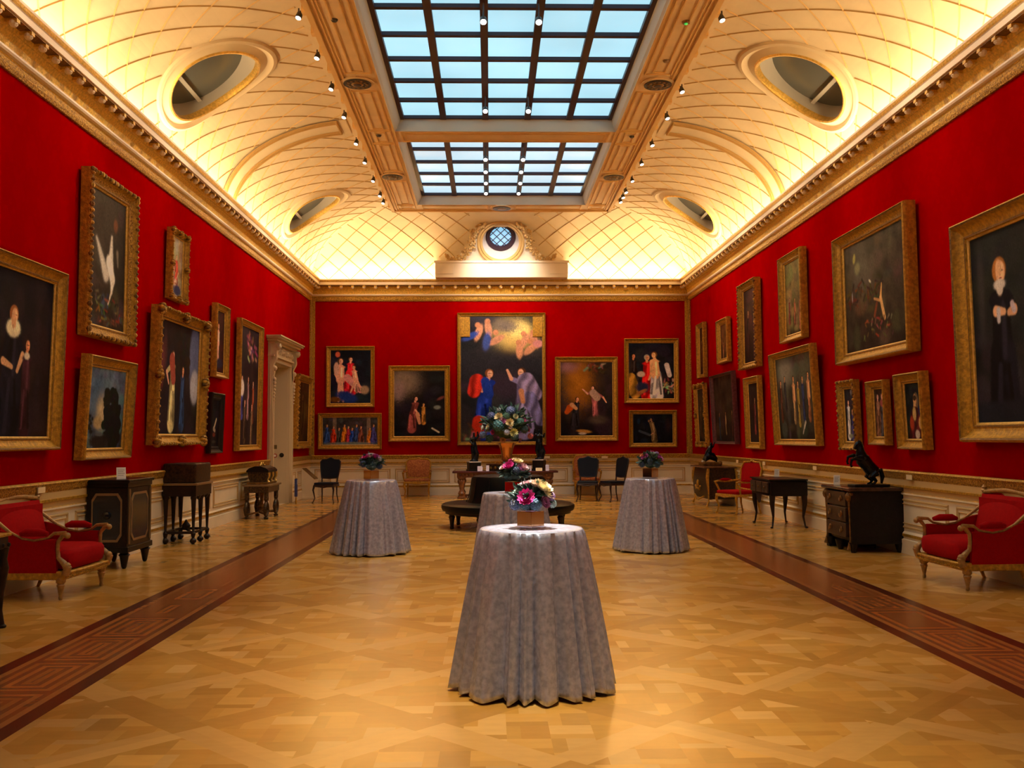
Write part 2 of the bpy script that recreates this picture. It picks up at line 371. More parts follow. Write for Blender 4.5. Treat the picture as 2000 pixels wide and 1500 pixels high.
# ================================================================= VAULT
HB, A_, Z0, TOP = 2.75, 2.59, 5.98, 7.62; B_ = TOP-Z0; YE, AE = 24.6, 2.7
def cov(s, Y, th, off=0):                                   # th in degrees, off: distance into the room
    t = rad(th); n = Vector((cos(t)/A_, sin(t)/B_)).normalized()
    return (CX+s*(HB+A_*cos(t)-n.x*off), Y, Z0+B_*sin(t)-n.y*off)
def cov_end(X, th, off=0):
    t = rad(th); n = Vector((cos(t)/AE, sin(t)/B_)).normalized(); return (X, YE+AE*cos(t)-n.x*off, Z0+B_*sin(t)-n.y*off)
yhip = lambda th: YE+AE*cos(rad(th)); ahip = lambda th: HB+A_*cos(rad(th))
OV = [(14.78, 42.5, .80, 21.0), (23.26, 42.0, .72, 20.0)]    # oval windows: Y, angle, half width, half angle
TH = [3*k for k in range(31)]
vm = MB(); PW, PA = 1.15, 30
for s in (-1, 1):
    Y = YN; segs = []
    for oc in OV:
        while Y < oc[0]-PW-.01: y2 = min(Y+.8, oc[0]-PW); segs.append((Y, y2, 0)); Y = y2
        segs.append((oc[0]-PW, oc[0]+PW, oc)); Y = oc[0]+PW
    segs.append((Y, 99, 0))
    for (y0, y1, oc) in segs:
        rng = [(a, b_) for a, b_ in zip(TH[:-1], TH[1:])]
        for a, b_ in rng:
            if oc and oc[1]-PA-.1 <= a and b_ <= oc[1]+PA+.1 : continue
            ya, yb = (y1, y1) if y1 < 90 else (yhip(a), yhip(b_))
            if oc: ya = min(y1, yhip(a)); yb = min(y1, yhip(b_))
            elif y1 > 90 and False: pass
            if y0 >= ya and y0 >= yb: continue
            vm.add([cov(s, min(y0, ya), a), cov(s, ya, a), cov(s, yb, b_), cov(s, min(y0, yb), b_)], [(0, 1, 2, 3)])
        if oc:
            lo = min(a for a, b_ in rng if oc[1]-PA-.1 <= a); hi = max(b_ for a, b_ in rng if b_ <= oc[1]+PA+.1)
            n = 64; L = []
            for k in range(n):
                w = 2*pi*k/n; cx_, sx_ = cos(w), sin(w); m_ = max(abs(cx_), abs(sx_)); ux, uz = cx_/m_, sx_/m_
                row = []
                for q in range(6):
                    t = q/5; ey = oc[0]+oc[2]*cx_; et = oc[1]+oc[3]*sx_; ry = oc[0]+PW*ux; rt = (hi if uz > 0 else lo)*abs(uz)+oc[1]*(1-abs(uz))
                    th = et*(1-t)+rt*t; yy = ey*(1-t)+ry*t; row.append(cov(s, min(yy, yhip(th)), th))
                L.append(row)
            vs = [p for r in L for p in r]; vm.add(vs, [(k*6+q, ((k+1) % n)*6+q, ((k+1) % n)*6+q+1, k*6+q+1) for k in range(n) for q in range(5)])
for a, b_ in zip(TH[:-1], TH[1:]):
    ha, hb = ahip(a), ahip(b_)
    if 21 <= a < 54:
        for s in (-1, 1): vm.add([cov_end(CX+.02+s*.6, a), cov_end(CX+s*ha, a), cov_end(CX+s*hb, b_), cov_end(CX+.02+s*.6, b_)], [(0, 1, 2, 3)])
    else: vm.add([cov_end(CX-ha, a), cov_end(CX+ha, a), cov_end(CX+hb, b_), cov_end(CX-hb, b_)], [(0, 1, 2, 3)])
wg = MB(); wg.add([cov(-1, YN, t) for t in TH]+[cov(1, YN, t) for t in TH[::-1]], [tuple(range(62))])
struct(wg.build('wall_gable', cream))
struct(vm.build('ceiling', cream, smooth=True))
# lattice of thin raised ribs
rb = MB()
DT, DY = 9.55, .3225
def rib(pts, nrm_off, w=.013, h=.014):
    n = len(pts); vs = []; fs = []
    for i in range(n):
        p = Vector(pts[i]); q = Vector(nrm_off[i]); t = Vector(pts[min(i+1, n-1)])-Vector(pts[max(i-1, 0)]); t.normalize(); nn = (q-p).normalized(); sd = t.cross(nn).normalized()
        vs += [tuple(p-sd*w), tuple(p+nn*h), tuple(p+sd*w)]
    for i in range(n-1): fs += [(3*i, 3*i+3, 3*i+4, 3*i+1), (3*i+1, 3*i+4, 3*i+5, 3*i+2)]
    rb.add(vs, fs)
def inoval(Y, th, k=1.36): return any(((Y-o[0])/(o[2]*k))**2+((th-o[1])/(o[3]*k))**2 < 1 for o in OV)
BANDS = [(18.12, 18.92), (7.3, 8.1)]
def sider(s, f, dirn, ph):
    run = []
    for k in range(0, 61):
        th = 2.4+k*(84-2.4)/60; Y = ph+dirn*(th-12.3)/DT*DY
        ok = YN < Y < yhip(th)-.02 and not inoval(Y, th) and not any(a < Y < b_ for a, b_ in BANDS)
        if ok: run.append((Y, th))
        if (not ok or k == 60):
            if len(run) > 1: rib([cov(s, *p) for p in run], [cov(s, p[0], p[1], .02) for p in run])
            run = []
for s in (-1, 1):
    k0 = int((3-13.18)/.645)
    for k in range(k0, 28):
        for dirn in (-1, 1): sider(s, None, dirn, 13.18+k*.645)
def shield(X, th):                                           # area covered by the dormer round the oculus
    x = abs(X-CX-.02); return x < 1.9 and th < 23 or x < 1.05 and th < 34 or x < .85
for k in range(-12, 13):
    for dirn in (-1, 1):
        run = []
        for q in range(61):
            th = 2.4+q*(84-2.4)/60; X = CX+.02+(k+.5)*.608+dirn*(th-11.9)/DT*.304
            ok = abs(X-CX) < ahip(th)-.02 and not shield(X, th)
            if ok: run.append((X, th))
            if not ok or q == 60:
                if len(run) > 1: rib([cov_end(*p) for p in run], [cov_end(p[0], p[1], .02) for p in run])
                run = []
struct(rb.build('trim_10', cream_line))
# transverse arch bands with a sunk double frame
ab = MB()
for s in (-1, 1):
    for y0, y1 in BANDS:
        for (ya, yb, t0, t1, off) in ((y0, y1, 2, 90, .02),):
            ab.grid(lambda u, v: cov(s, y0+(y1-y0)*v, 2+82*u, .018), 40, 1)
        for (ya, yb) in ((y0+.02, y0+.05), (y1-.05, y1-.02), (y0+.14, y0+.16), (y1-.16, y1-.14)):
            ab.m = 1; ab.grid(lambda u, v: cov(s, (ya, ya, yb, yb)[int(round(v*3))], 6+74*u, (.015, .05, .05, .015)[int(round(v*3))]), 40, 3); 
        for t0 in (6, 79): ab.grid(lambda u, v: cov(s, y0+.02+(y1-y0-.04)*u, t0+1.2*v, (.02, .05, .05, .02)[int(round(v*3))]), 8, 3)
        ab.m = 0
struct(ab.build('trim_11', [cream, cream_line]))
# oval windows: moulding rings, shaft, glass and mullion
for s in (-1, 1):
    for oi, (yc, tc_, hw, ht) in enumerate(OV):
        def ov(k, w, off): return cov(s, yc+hw*k*cos(w), tc_+ht*k*sin(w), off)
        n = 72
        prof = [(1.36, 0), (1.34, .035), (1.28, .05), (1.24, .02), (1.18, .0), (1.10, .03), (1.05, .055)]
        b = MB(); b.grid(lambda u, v: ov(*((prof[int(round(v*6))][0], 2*pi*u, prof[int(round(v*6))][1]))), n, 6, closed=True)
        w_ = struct(b.build('window_%d' % (1+oi+(0 if s < 0 else 2)), cream, smooth=True))
        prof2 = [(1.05, .055), (1.03, .08), (.99, .075), (.97, .03), (.97, -.02)]
        b = MB(); b.grid(lambda u, v: ov(prof2[int(round(v*4))][0], 2*pi*u, prof2[int(round(v*4))][1]), n, 4, closed=True); b.build('gilded_rim', gold_br, w_, True)
        # the shaft runs outward and up along the normal at the window centre
        t = rad(tc_); nv = Vector((s*cos(t)/A_, 0, sin(t)/B_)).normalized(); c0 = Vector(cov(s, yc, tc_)); up_ = Vector(cov(s, yc, tc_+ht))-Vector(cov(s, yc, tc_-ht)); up_ = (up_-nv*up_.dot(nv)); hh = up_.length/2; up_.normalize()
        dep = .17
        def sh(w, e):
            p0 = Vector(ov(.97, w, -.02)); p1 = c0+nv*dep+Vector((0, 1, 0))*(hw*.97*cos(w))+up_*(hh*.97*sin(w)); return tuple(p0*(1-e)+p1*e)
        b = MB(); b.grid(lambda u, v: sh(2*pi*u, v), n, 2, closed=True); b.build('shaft', greym, w_, True)
        b = MB(); b.add([sh(2*pi*k/n, 1) for k in range(n)], [tuple(range(n))]); b.build('glass', darkglass, w_)
        b = MB(); q = c0+nv*(dep-.03)-up_*hh*.38; e1 = Vector((0, 1, 0)); L = hw*.97*sqrt(1-.38**2)
        vs = [q+e1*a*L+up_*b2*.03+nv*c_*.03 for a in (-1, 1) for b2 in (-1, 1) for c_ in (-1, 1)]
        b.add([tuple(v) for v in vs], [(0, 1, 3, 2), (4, 6, 7, 5), (0, 4, 5, 1), (2, 3, 7, 6), (0, 2, 6, 4), (1, 5, 7, 3)]); b.build('mullion', greym, w_)
# ================================================================= LANTERN CEILING
ZB = 7.40; OPW = 2.10; GZ = 7.66
wood = mat('honey coloured plaster beam', (.90, .68, .40), .6, 0, .1, 4); woodl = mat('honey beam moulding', (.80, .52, .20), .55)
BAYS = [(8.0, 18.205), (18.88, 24.045), (-3.0, 7.33)]; EY = 24.6
def plate(b, x0, x1, y0, y1): b.box(x0, x1, y0, y1, ZB, TOP+.2)
lb = MB()
for s in (-1, 1):
    x0, x1 = sorted((CX+s*OPW, CX+s*HB)); plate(lb, x0, x1, YN, EY)
plate(lb, CX-OPW, CX+OPW, BAYS[0][1], BAYS[1][0]); plate(lb, CX-OPW, CX+OPW, BAYS[1][1], EY); plate(lb, CX-OPW, CX+OPW, 7.33, BAYS[0][0]); plate(lb, CX-OPW, CX+OPW, YN, -3.0)
struct(lb.build('ceiling_border', wood))
# mouldings on the underside
mo = MB()
def bar(x0, x1, y0, y1, h=.02, z=None): z = ZB if z is None else z; mo.box(x0, x1, y0, y1, z-h, z)
def frm(x0, x1, y0, y1, w=.02, h=.018): bar(x0, x1, y0, y0+w, h); bar(x0, x1, y1-w, y1, h); bar(x0, x0+w, y0+w, y1-w, h); bar(x1-w, x1, y0+w, y1-w, h)
VENTS = [(15.64, .215), (21.35, .215), (9.9, .215)]
for s in (-1, 1):
    def sx(a, b2): return sorted((CX+s*a, CX+s*b2))
    bar(*sx(HB-.03, HB+.05), YN, EY+.05, .05); bar(*sx(HB-.10, HB-.06), YN, EY, .025); bar(*sx(OPW, OPW+.03), YN, EY-.5, .02)
    cuts = [YN+.2, 7.9]+[9.9-.36, 9.9+.36]+[15.64-.36, 15.64+.36, 18.15, 18.95, 21.35-.36, 21.35+.36, 24.05, 24.5]
    for k in range(0, len(cuts), 1):
        if k+1 >= len(cuts): break
        y0, y1 = cuts[k], cuts[k+1]
        if y1-y0 < .8: 
            if y1-y0 < .75 and abs((y0+y1)/2-15.64) > .1 and abs((y0+y1)/2-21.35) > .1 and abs((y0+y1)/2-9.9) > .1: frm(*sx(OPW+.08, HB-.13), y0+.03, y1-.03, .018); frm(*sx(OPW+.16, HB-.21), y0+.11, y1-.11, .014)
            elif abs((y0+y1)/2-18.55) < .1: frm(*sx(OPW+.08, HB-.13), y0+.05, y1-.05, .018)
            continue
        frm(*sx(OPW+.08, HB-.13), y0+.03, y1-.03, .02); frm(*sx(OPW+.20, HB-.25), y0+.12, y1-.12, .016)
frm(CX-OPW+.1, CX+OPW-.1, 18.26, 18.83, .025); frm(CX-OPW+.18, CX+OPW-.18, 18.34, 18.75, .015)
frm(CX-OPW+.1, CX-.35, 24.12, 24.5, .018); frm(CX+.35, CX+OPW-.1, 24.12, 24.5, .018)
mo.box(CX-HB-.05, CX+HB+.05, EY-.03, EY+.05, ZB-.05, ZB+.0); mo.box(CX-HB-.03, CX+HB+.03, EY, EY+.03, ZB, TOP)
for s in (-1, 1): x0, x1 = sorted((CX+s*HB, CX+s*(HB+.03))); mo.box(x0, x1, YN, EY, ZB, TOP)
# small brackets round the outer edge
for s in (-1, 1):
    y = 1.0
    while y < 24.5: x0, x1 = sorted((CX+s*(HB+.03), CX+s*(HB+.13))); mo.box(x0, x1, y, y+.12, ZB+.02, ZB+.14); y += .71
for k in range(9): x = CX-2.45+k*.6; mo.box(x, x+.12, EY+.03, EY+.13, ZB+.02, ZB+.14)
struct(mo.build('trim_12', woodl))
# well round each laylight, glazing bars and panes
well = mat('pale grey well', (.60, .55, .45), .6)
def pane_mat(name, c, es):
    M = mat(name, (.20, .25, .30), .4, emit=c, es=es); nt = M.node_tree; N = nt.nodes; Lk = nt.links; b = N['Principled BSDF']
    g = N.new('ShaderNodeNewGeometry'); n = N.new('ShaderNodeTexNoise'); n.inputs['Scale'].default_value = .55; Lk.new(g.outputs['Position'], n.inputs['Vector'])
    r = N.new('ShaderNodeMapRange'); r.inputs['From Min'].default_value = .3; r.inputs['From Max'].default_value = .7; r.inputs['To Min'].default_value = es*.88; r.inputs['To Max'].default_value = es*1.12; Lk.new(n.outputs[0], r.inputs[0]); Lk.new(r.outputs[0], b.inputs['Emission Strength'])
    return M
gl1 = pane_mat('laylight glass', (.45, .84, 1.0), .98); gl2 = pane_mat('laylight glass paler', (.60, .86, 1.0), .98)
for bi, (y0, y1) in enumerate(BAYS):
    b = MB(); gx0, gx1 = CX-1.98, CX+2.01
    for s in (-1, 1):
        xa = CX+s*OPW; xg = gx0 if s < 0 else gx1
        b.add([(xa, y0, ZB), (xa, y1, ZB), (xa-s*.03, y1, ZB+.04), (xa-s*.03, y0, ZB+.04)], [(0, 1, 2, 3)])
        b.add([(xa-s*.03, y0, ZB+.04), (xa-s*.03, y1, ZB+.04), (xg, y1, GZ), (xg, y0, GZ)], [(0, 1, 2, 3)])
    for yy, sg in ((y0, 1), (y1, -1)): b.add([(CX-OPW, yy, ZB), (CX+OPW, yy, ZB), (gx1, yy+sg*.02, GZ), (gx0, yy+sg*.02, GZ)], [(0, 1, 2, 3)])
    w_ = struct(b.build('window_%d' % (6, 7, 9)[bi], well))
    g = MB(); g.add([(gx0, y0, GZ+.03), (gx1, y0, GZ+.03), (gx1, y1, GZ+.03), (gx0, y1, GZ+.03)], [(0, 1, 2, 3)]); g.build('glass', (gl1, gl2, gl1)[bi], w_)
    fr = MB(); pw = (gx1-gx0)/5
    for k in range(6): x = gx0+pw*k; fr.box(x-.058, x+.058, y0, y1, GZ-.04, GZ+.03)
    yy = y1-.03
    while yy > y0: fr.box(gx0, gx1, yy-.042, yy+.042, GZ-.03, GZ+.03); yy -= .9525
    fr.build('glazing_bars', barm, w_)
# oculus dormer on the end vault
YD = 26.72; OC = Vector((onY(978, 471, 26.45).x, 26.45, 6.93)); ES = Vector((0, -.683, .730)); NV = Vector((0, -.730, -.683)); OX = OC.x
def Q(x, t, n=0): return tuple(OC+Vector((x, 0, 0))+ES*t+NV*n)
outl = [(1.36, -.78), (1.36, -.62), (1.22, -.60), (1.0, -.45), (.80, -.22)]+[(.70*cos(a), .75*sin(a)) for a in [(-.05+(pi+.1)*k/24) for k in range(25)]]+[(-.80, -.22), (-1.0, -.45), (-1.22, -.60), (-1.36, -.62), (-1.36, -.78)]
def raycast_outline(a):
    best = None; dx, dz = cos(a), sin(a)
    for (p, q) in zip(outl, outl[1:]+outl[:1]):
        ex, ez = q[0]-p[0], q[1]-p[1]; den = dx*ez-dz*ex
        if abs(den) < 1e-9: continue
        t = (p[0]*ez-p[1]*ex)/den; u = (p[0]*dz-p[1]*dx)/den
        if t > 0 and -1e-6 <= u <= 1+1e-6: best = t if best is None else min(best, t)
    return best or .72
dm_ = MB(); n = 120; vs = []
for k in range(n):
    a = 2*pi*k/n; r1 = raycast_outline(a)
    vs += [Q(.50*cos(a), .54*sin(a)), Q(r1*cos(a), r1*sin(a)), Q(r1*cos(a), r1*sin(a), -.9)]
dm_.add(vs, [(3*k, 3*((k+1) % n), 3*((k+1) % n)+1, 3*k+1) for k in range(n)]+[(3*k+1, 3*((k+1) % n)+1, 3*((k+1) % n)+2, 3*k+2) for k in range(n)])
x0 = onY(850, 520, YD-.1).x; x1 = onY(1109, 520, YD-.1).x
dm_.box(x0, x1, YD-.10, D, 6.0, 6.42); dm_.box(x0-.03, x1+.03, YD-.13, D, 6.40, 6.46)
dm_.box(x0+.05, x0+.5, YD-.12, YD-.1, 6.1, 6.36); dm_.box(x1-.5, x1-.05, YD-.12, YD-.1, 6.1, 6.36)
struct(dm_.build('trim_13', mat('white plaster dormer', (.86, .76, .62), .6)))
def ringlathe(b, prof, n=64):                                # prof (r, n)
    b.grid(lambda u, v: Q(prof[int(round(v*(len(prof)-1)))][0]*cos(2*pi*u), prof[int(round(v*(len(prof)-1)))][0]*1.07*sin(2*pi*u), prof[int(round(v*(len(prof)-1)))][1]), n, len(prof)-1, closed=True)
rg = MB(); ringlathe(rg, [(.66, 0), (.65, .05), (.62, .07), (.585, .05), (.575, .03), (.55, .05), (.53, .03), (.50, 0)])
w8 = struct(rg.build('window_8', cream_line, smooth=True))
r2 = MB(); ringlathe(r2, [(.51, .01), (.40, -.34)]); r2.build('reveal', mat('grey white reveal', (.62, .58, .58), .5), w8, True)
r3 = MB(); ringlathe(r3, [(.41, -.30), (.40, -.26), (.31, -.26), (.29, -.30), (.29, -.38)])
for sgn in (-1, 1):
    for k in (-1.5, -.5, .5, 1.5):
        o_ = k*.15; L = sqrt(.30**2-o_**2); ux, uz = cos(pi/4), sgn*sin(pi/4); c = (-uz*o_, ux*o_)
        r3.tube([Q(c[0]-ux*L, (c[1]-uz*L)*1.07, -.31), Q(c[0]+ux*L, (c[1]+uz*L)*1.07, -.31)], .011, 6)
r3.build('window_frame', barm, w8, True)
r4 = MB(); r4.add([Q(.31*cos(2*pi*k/48), .33*sin(2*pi*k/48), -.34) for k in range(48)], [tuple(range(48))])
r4.build('glass', pane_mat('oculus glass', (.30, .66, .95), .95), w8)
for s in (-1, 1):                                            # plaster leaf festoons beside the oculus
    g = MB(); rr = random.Random(5)
    P0 = [(.42, .62), (.62, .50), (.76, .28), (.80, .02), (.86, -.20), (1.0, -.38), (1.2, -.52), (1.42, -.54), (1.50, -.36)]
    for k in range(120):
        t = k/119*(len(P0)-1); i = min(int(t), len(P0)-2); f = t-i; x = P0[i][0]*(1-f)+P0[i+1][0]*f; z = P0[i][1]*(1-f)+P0[i+1][1]*f
        wd = .03+.075*sin(pi*min(1, t/8)); g.ball(Q(s*(x+rr.uniform(-wd, wd)), z+rr.uniform(-wd, wd), .03+rr.uniform(0, .06)), rr.uniform(.028, .045), 6, 4, rz=rr.uniform(.03, .055))
    g.build('festoon', cream_line, w8, True)
# air vents in the beams
vi = 0
for s in (-1, 1):
    for (vy, r) in VENTS[:2]:
        x = CX+s*2.46; b = MB(); b.lathe([(.29, 0), (.27, .03), (.24, .03), (.225, .0)], 40, (x, vy, ZB-.03))
        t = tag(b.build('ceiling_vent', wood), 'round dark pierced air vent in the %s ceiling beam, %s' % ('left' if s < 0 else 'right', 'nearer to the camera' if vy < 18 else 'beside the far skylight'), 'vent', 'ceiling vents')
        g = MB(); g.lathe([(.225, 0), (.225, .02)], 40, (x, vy, ZB-.045)); g.m = 1
        for k in range(12): a = 2*pi*k/12; g.ball((x+.155*cos(a), vy+.155*sin(a), ZB-.047), .028, 8, 4, rz=.006)
        g.lathe([(.09, 0), (.10, .01)], 24, (x, vy, ZB-.055)); g.m = 0; g.lathe([(.06, 0), (.07, .01)], 24, (x, vy, ZB-.06))
        g.build('grille', [mat('dark grille', (.03, .02, .018), .5), gold_dk], t)
b = MB(); b.lathe([(.30, 0), (.28, .03), (.24, .03), (.225, .0)], 40, (CX, 24.31, ZB-.03)); t = tag(b.build('ceiling_vent', wood), 'round dark pierced air vent in the end beam above the oculus window', 'vent', 'ceiling vents')
g = MB(); g.lathe([(.225, 0), (.225, .02)], 40, (CX, 24.31, ZB-.045)); g.m = 1; g.lathe([(.10, 0), (.12, .01)], 24, (CX, 24.31, ZB-.055)); g.build('grille', [mat('dark grille', (.03, .02, .018), .5), gold_dk], t)
# smoke detectors and the small green lamp
for (px, py, nm, lb_, c) in ((653, 38, 'smoke_detector', 'small dark round sensor in the left ceiling beam nearest the camera', (.05, .04, .03)), (1301, 118, 'smoke_detector', 'small round sensor in the right ceiling beam before the vent', (.25, .16, .08)), (740, 264, 'smoke_detector', 'small sensor where the left beam meets the cross beam', (.06, .04, .03)), (1234, 266, 'smoke_detector', 'small sensor where the right beam meets the cross beam', (.06, .04, .03))):
    d_ = ray(px, py); p = EYE+d_*((ZB-1.6)/d_.z); tag(MB().lathe([(.035, 0), (.05, .02), (.05, .03)], 16, (p.x, p.y, ZB-.03)).build(nm, mat('sensor', c, .5)), lb_, 'sensor', 'ceiling sensors')
d_ = ray(1340, 42); p = EYE+d_*((ZB-1.6)/d_.z)
gg = thing('indicator_lamp', 'tiny glowing green indicator lamp in the right ceiling beam', 'lamp', (p.x, p.y, ZB-.03))
MB().lathe([(.05, 0), (.06, .03)], 16).build('housing', gold_dk, gg); MB().ball((0, 0, -.005), .028, 8, 6, rz=.015).build('lens', mat('green lamp', (.1, .6, .1), .4, emit=(.05, .9, .15), es=.5), gg)
# ================================================================= TABLECLOTHS AND COCKTAIL TABLES
cloth = mat('silver grey satin damask', (.52, .54, .68), .25, .42, .35, 30, .10, 40, col2=(.35, .36, .46), spec=.6)
def cocktail(x, y, rt, rb, label, seed, tlabel, h=1.012):
    q = random.Random(seed); nf = 22; ph = [q.uniform(0, 2*pi) for _ in range(6)]; N = 378; rows = 40
    t = thing('cocktail_table', tlabel, 'table', (x, y, 0), 0, 'round cocktail tables'); MB().lathe([(rt-.03, h-.035), (rt-.015, h-.03), (rt-.015, h-.012), (rt-.03, h-.008)], 40).build('tabletop', darkwood, t)
    MB().lathe([(.04, .03), (.035, h-.04)], 14).build('pole', black_lac, t); MB().lathe([(.26, 0), (.26, .012), (.1, .03), (.05, .05)], 32).build('base', black_lac, t)
    def fn(u, v):
        a = 2*pi*u; 
        if v < .2: r = rt*v/.2*.985; return (r*cos(a), r*sin(a), h)
        k = (v-.2)/.8
        if k < .04: r = rt*(.985+.03*k/.04); z = h-.010*(k/.04)**2
        else:
            e = (k-.04)/.96; z = (h-.010)*(1-e)+.012*e
            base = rt*1.015+(rb-rt)*(e**.9); w = a+.16*sin(2*a+ph[0])+.13*sin(3*a+ph[1])+.05*sin(7*a)
            fold = 2.2*abs(sin(nf*w/2+ph[2]))**.7-1.2+.45*sin((nf-8)*w+ph[4])+.25*sin((2*nf+3)*w+ph[3]); amp = .005+.048*e**.8
            r = base+amp*fold*.8+.012*e*sin(3*a+ph[5]); z += .010*e*(1+sin(nf*w+ph[2]))*(e > .9)
            r += .004*sin(40*a+ph[0])*e
        return (r*cos(a), r*sin(a), z)
    b = MB(); b.grid(fn, N, rows, closed=True)
    o = b.build('tablecloth', cloth, None, True, (x, y, 0)); sol = o.modifiers.new('thickness', 'SOLIDIFY'); sol.thickness = .003; sol.offset = -1
    tag(o, label, 'tablecloth', 'silver grey floor length tablecloths'); return o
TB = [(.268, 6.349, .332, .475, 'shiny silver grey cloth of the nearest cocktail table, its top lit white', 1, 'round table under the nearest silver cloth, in the middle foreground'),
      (-1.655, 13.68, .338, .505, 'silver grey pleated cloth of the cocktail table on the left side', 2, 'round table under the silver cloth on the left side'),
      (2.262, 13.74, .336, .485, 'silver grey pleated cloth of the cocktail table on the right side', 3, 'round table under the silver cloth on the right side'),
      (.247, 10.37, .318, .44, 'silver grey cloth of the cocktail table partly hidden behind the nearest one', 4, 'round table under the silver cloth directly behind the nearest table')]
for a_ in TB: cocktail(*a_)
# ================================================================= FLOWERS
def petal(b, c, dirn, up_, L, W, curl, n=3):
    d = Vector(dirn).normalized(); u = Vector(up_); u = (u-d*u.dot(d)).normalized(); sd = d.cross(u); vs = []
    for i in range(n+1):
        t = i/n; p = Vector(c)+d*(L*t)+u*(curl*L*t*t); w = W*(sin(pi*(.12+.80*t)))*.5
        vs += [tuple(p-sd*w+u*w*.35), tuple(p), tuple(p+sd*w+u*w*.35)]
    fs = []
    for i in range(n): a = 3*i; fs += [(a, a+1, a+4, a+3), (a+1, a+2, a+5, a+4)]
    b.add(vs, fs)
FM = {}
def fmat(c, nm='petal'):
    k = tuple(round(v, 3) for v in c)
    if k not in FM: FM[k] = mat(nm, c, .6, vary=.25, scale=60)
    return FM[k]
def rose(c, r, col, nrm, parent, name='rose'):
    b = MB(); n = Vector(nrm).normalized(); a1 = n.orthogonal().normalized(); a2 = n.cross(a1)
    for L, (k, rr, tilt) in enumerate(((5, .25, .2), (7, .5, .42), (9, .8, .7), (11, 1.0, 1.0), (12, 1.0, 1.3))):
        b.m = 1 if L < 2 else 0
        for i in range(k):
            a = 2*pi*i/k+L*.4; o = a1*cos(a)+a2*sin(a); d = n*cos(tilt)+o*sin(tilt); petal(b, tuple(Vector(c)+o*r*.08*L-n*r*.25), d, tuple(n*sin(tilt)-o*cos(tilt)), r*(.70+.13*L), r*.85, .35)
    b.m = 0; b.ball(tuple(Vector(c)+n*r*.12), r*.36, 8, 5)
    return b.build(name, [fmat(col), fmat(tuple(v*.75 for v in col))], parent, True)
def hydrangea(c, r, col, parent, seed=0, name='hydrangea'):
    b = MB(); q = random.Random(seed); b.ball(c, r*.78, 10, 7)
    n = 70
    for i in range(n):
        z = 1-2*(i+.5)/n; p = sqrt(1-z*z); a = i*2.39996; d = Vector((p*cos(a), p*sin(a), z)); o1 = d.orthogonal().normalized(); o2 = d.cross(o1); ctr = Vector(c)+d*r*.86; w = r*.20; b.m = q.choice((0, 0, 1))
        t0 = q.uniform(0, 1.5)
        for k in range(4): aa = t0+k*pi/2; e = o1*cos(aa)+o2*sin(aa); f = o1*cos(aa+.7)+o2*sin(aa+.7); g = o1*cos(aa-.7)+o2*sin(aa-.7); b.add([tuple(ctr), tuple(ctr+g*w*.6+d*w*.2), tuple(ctr+e*w+d*w*.3), tuple(ctr+f*w*.6+d*w*.2)], [(0, 1, 2, 3)])
    return b.build(name, [fmat(col), fmat(tuple(min(1, v*1.5) for v in col))], parent)
def foliage(c, R, n, cols, parent, seed=0, squash=.8, L=.07, lo=-.3):
    q = random.Random(seed); b = MB()
    for i in range(n):
        z = q.uniform(lo, 1); p = sqrt(max(0, 1-z*z)); a = q.uniform(0, 2*pi); d = Vector((p*cos(a), p*sin(a), z*squash)); b.m = q.randrange(len(cols))
        st = Vector(c)+d*R*q.uniform(.55, .9); petal(b, tuple(st), tuple(d+Vector((q.uniform(-.6, .6), q.uniform(-.6, .6), q.uniform(-.3, .6)))), tuple(Vector((q.uniform(-1, 1), q.uniform(-1, 1), 1))), L*q.uniform(.7, 1.4), L*q.uniform(.35, .6), q.uniform(-.2, .2))
    b.ball(c, R*.62, 10, 7, rz=R*.55)
    o = b.build('foliage', [fmat(k, 'leaf') for k in cols], parent); o['kind'] = 'stuff'; return o
LEAF = [(.025, .075, .045), (.05, .13, .10), (.02, .05, .05), (.10, .19, .17)]
PINK = (.75, .06, .36); MAU = (.55, .20, .42); IV = (.85, .72, .42); PALE = (.85, .55, .60); BLU = (.10, .15, .30); TEAL = (.04, .12, .14); LIL = (.30, .18, .45); WHT = (.85, .85, .78)
mirror_v = mat('coppery mirrored vase', (.70, .42, .24), .08, 1.0); vase_rim = mat('clear glass base', (.7, .65, .7), .1, .6)
def table_flowers(x, y, z, sc, lv, lb_, seed, blooms, rot=pi/4):
    v = thing('vase', lv, 'vase', (x, y, z), rot, 'mirrored cube vases'); s = .062*sc
    MB().bbox(-s, s, -s, s, .012, .105*sc, .003).build('body', mirror_v, v); MB().bbox(-s*1.01, s*1.01, -s*1.01, s*1.01, 0, .014, .003).build('foot', vase_rim, v)
    f = thing('flower_arrangement', lb_, 'flowers', (x, y, z+.122*sc), 0, 'low flower arrangements on the cocktail tables')
    foliage((0, 0, .055*sc), .125*sc, 150, LEAF, f, seed, .75, .06*sc)
    for k, (kind, dx, dy, dz, r, col) in enumerate(blooms):
        c = (dx*sc, dy*sc, (max(dz, .032))*sc)
        if kind == 'h': hydrangea(c, r*sc, col, f, seed+k)
        else: rose(c, r*sc, col, (dx, dy, dz-.01), f, {'r': 'rose', 'd': 'dahlia'}[kind])
hT = 1.016
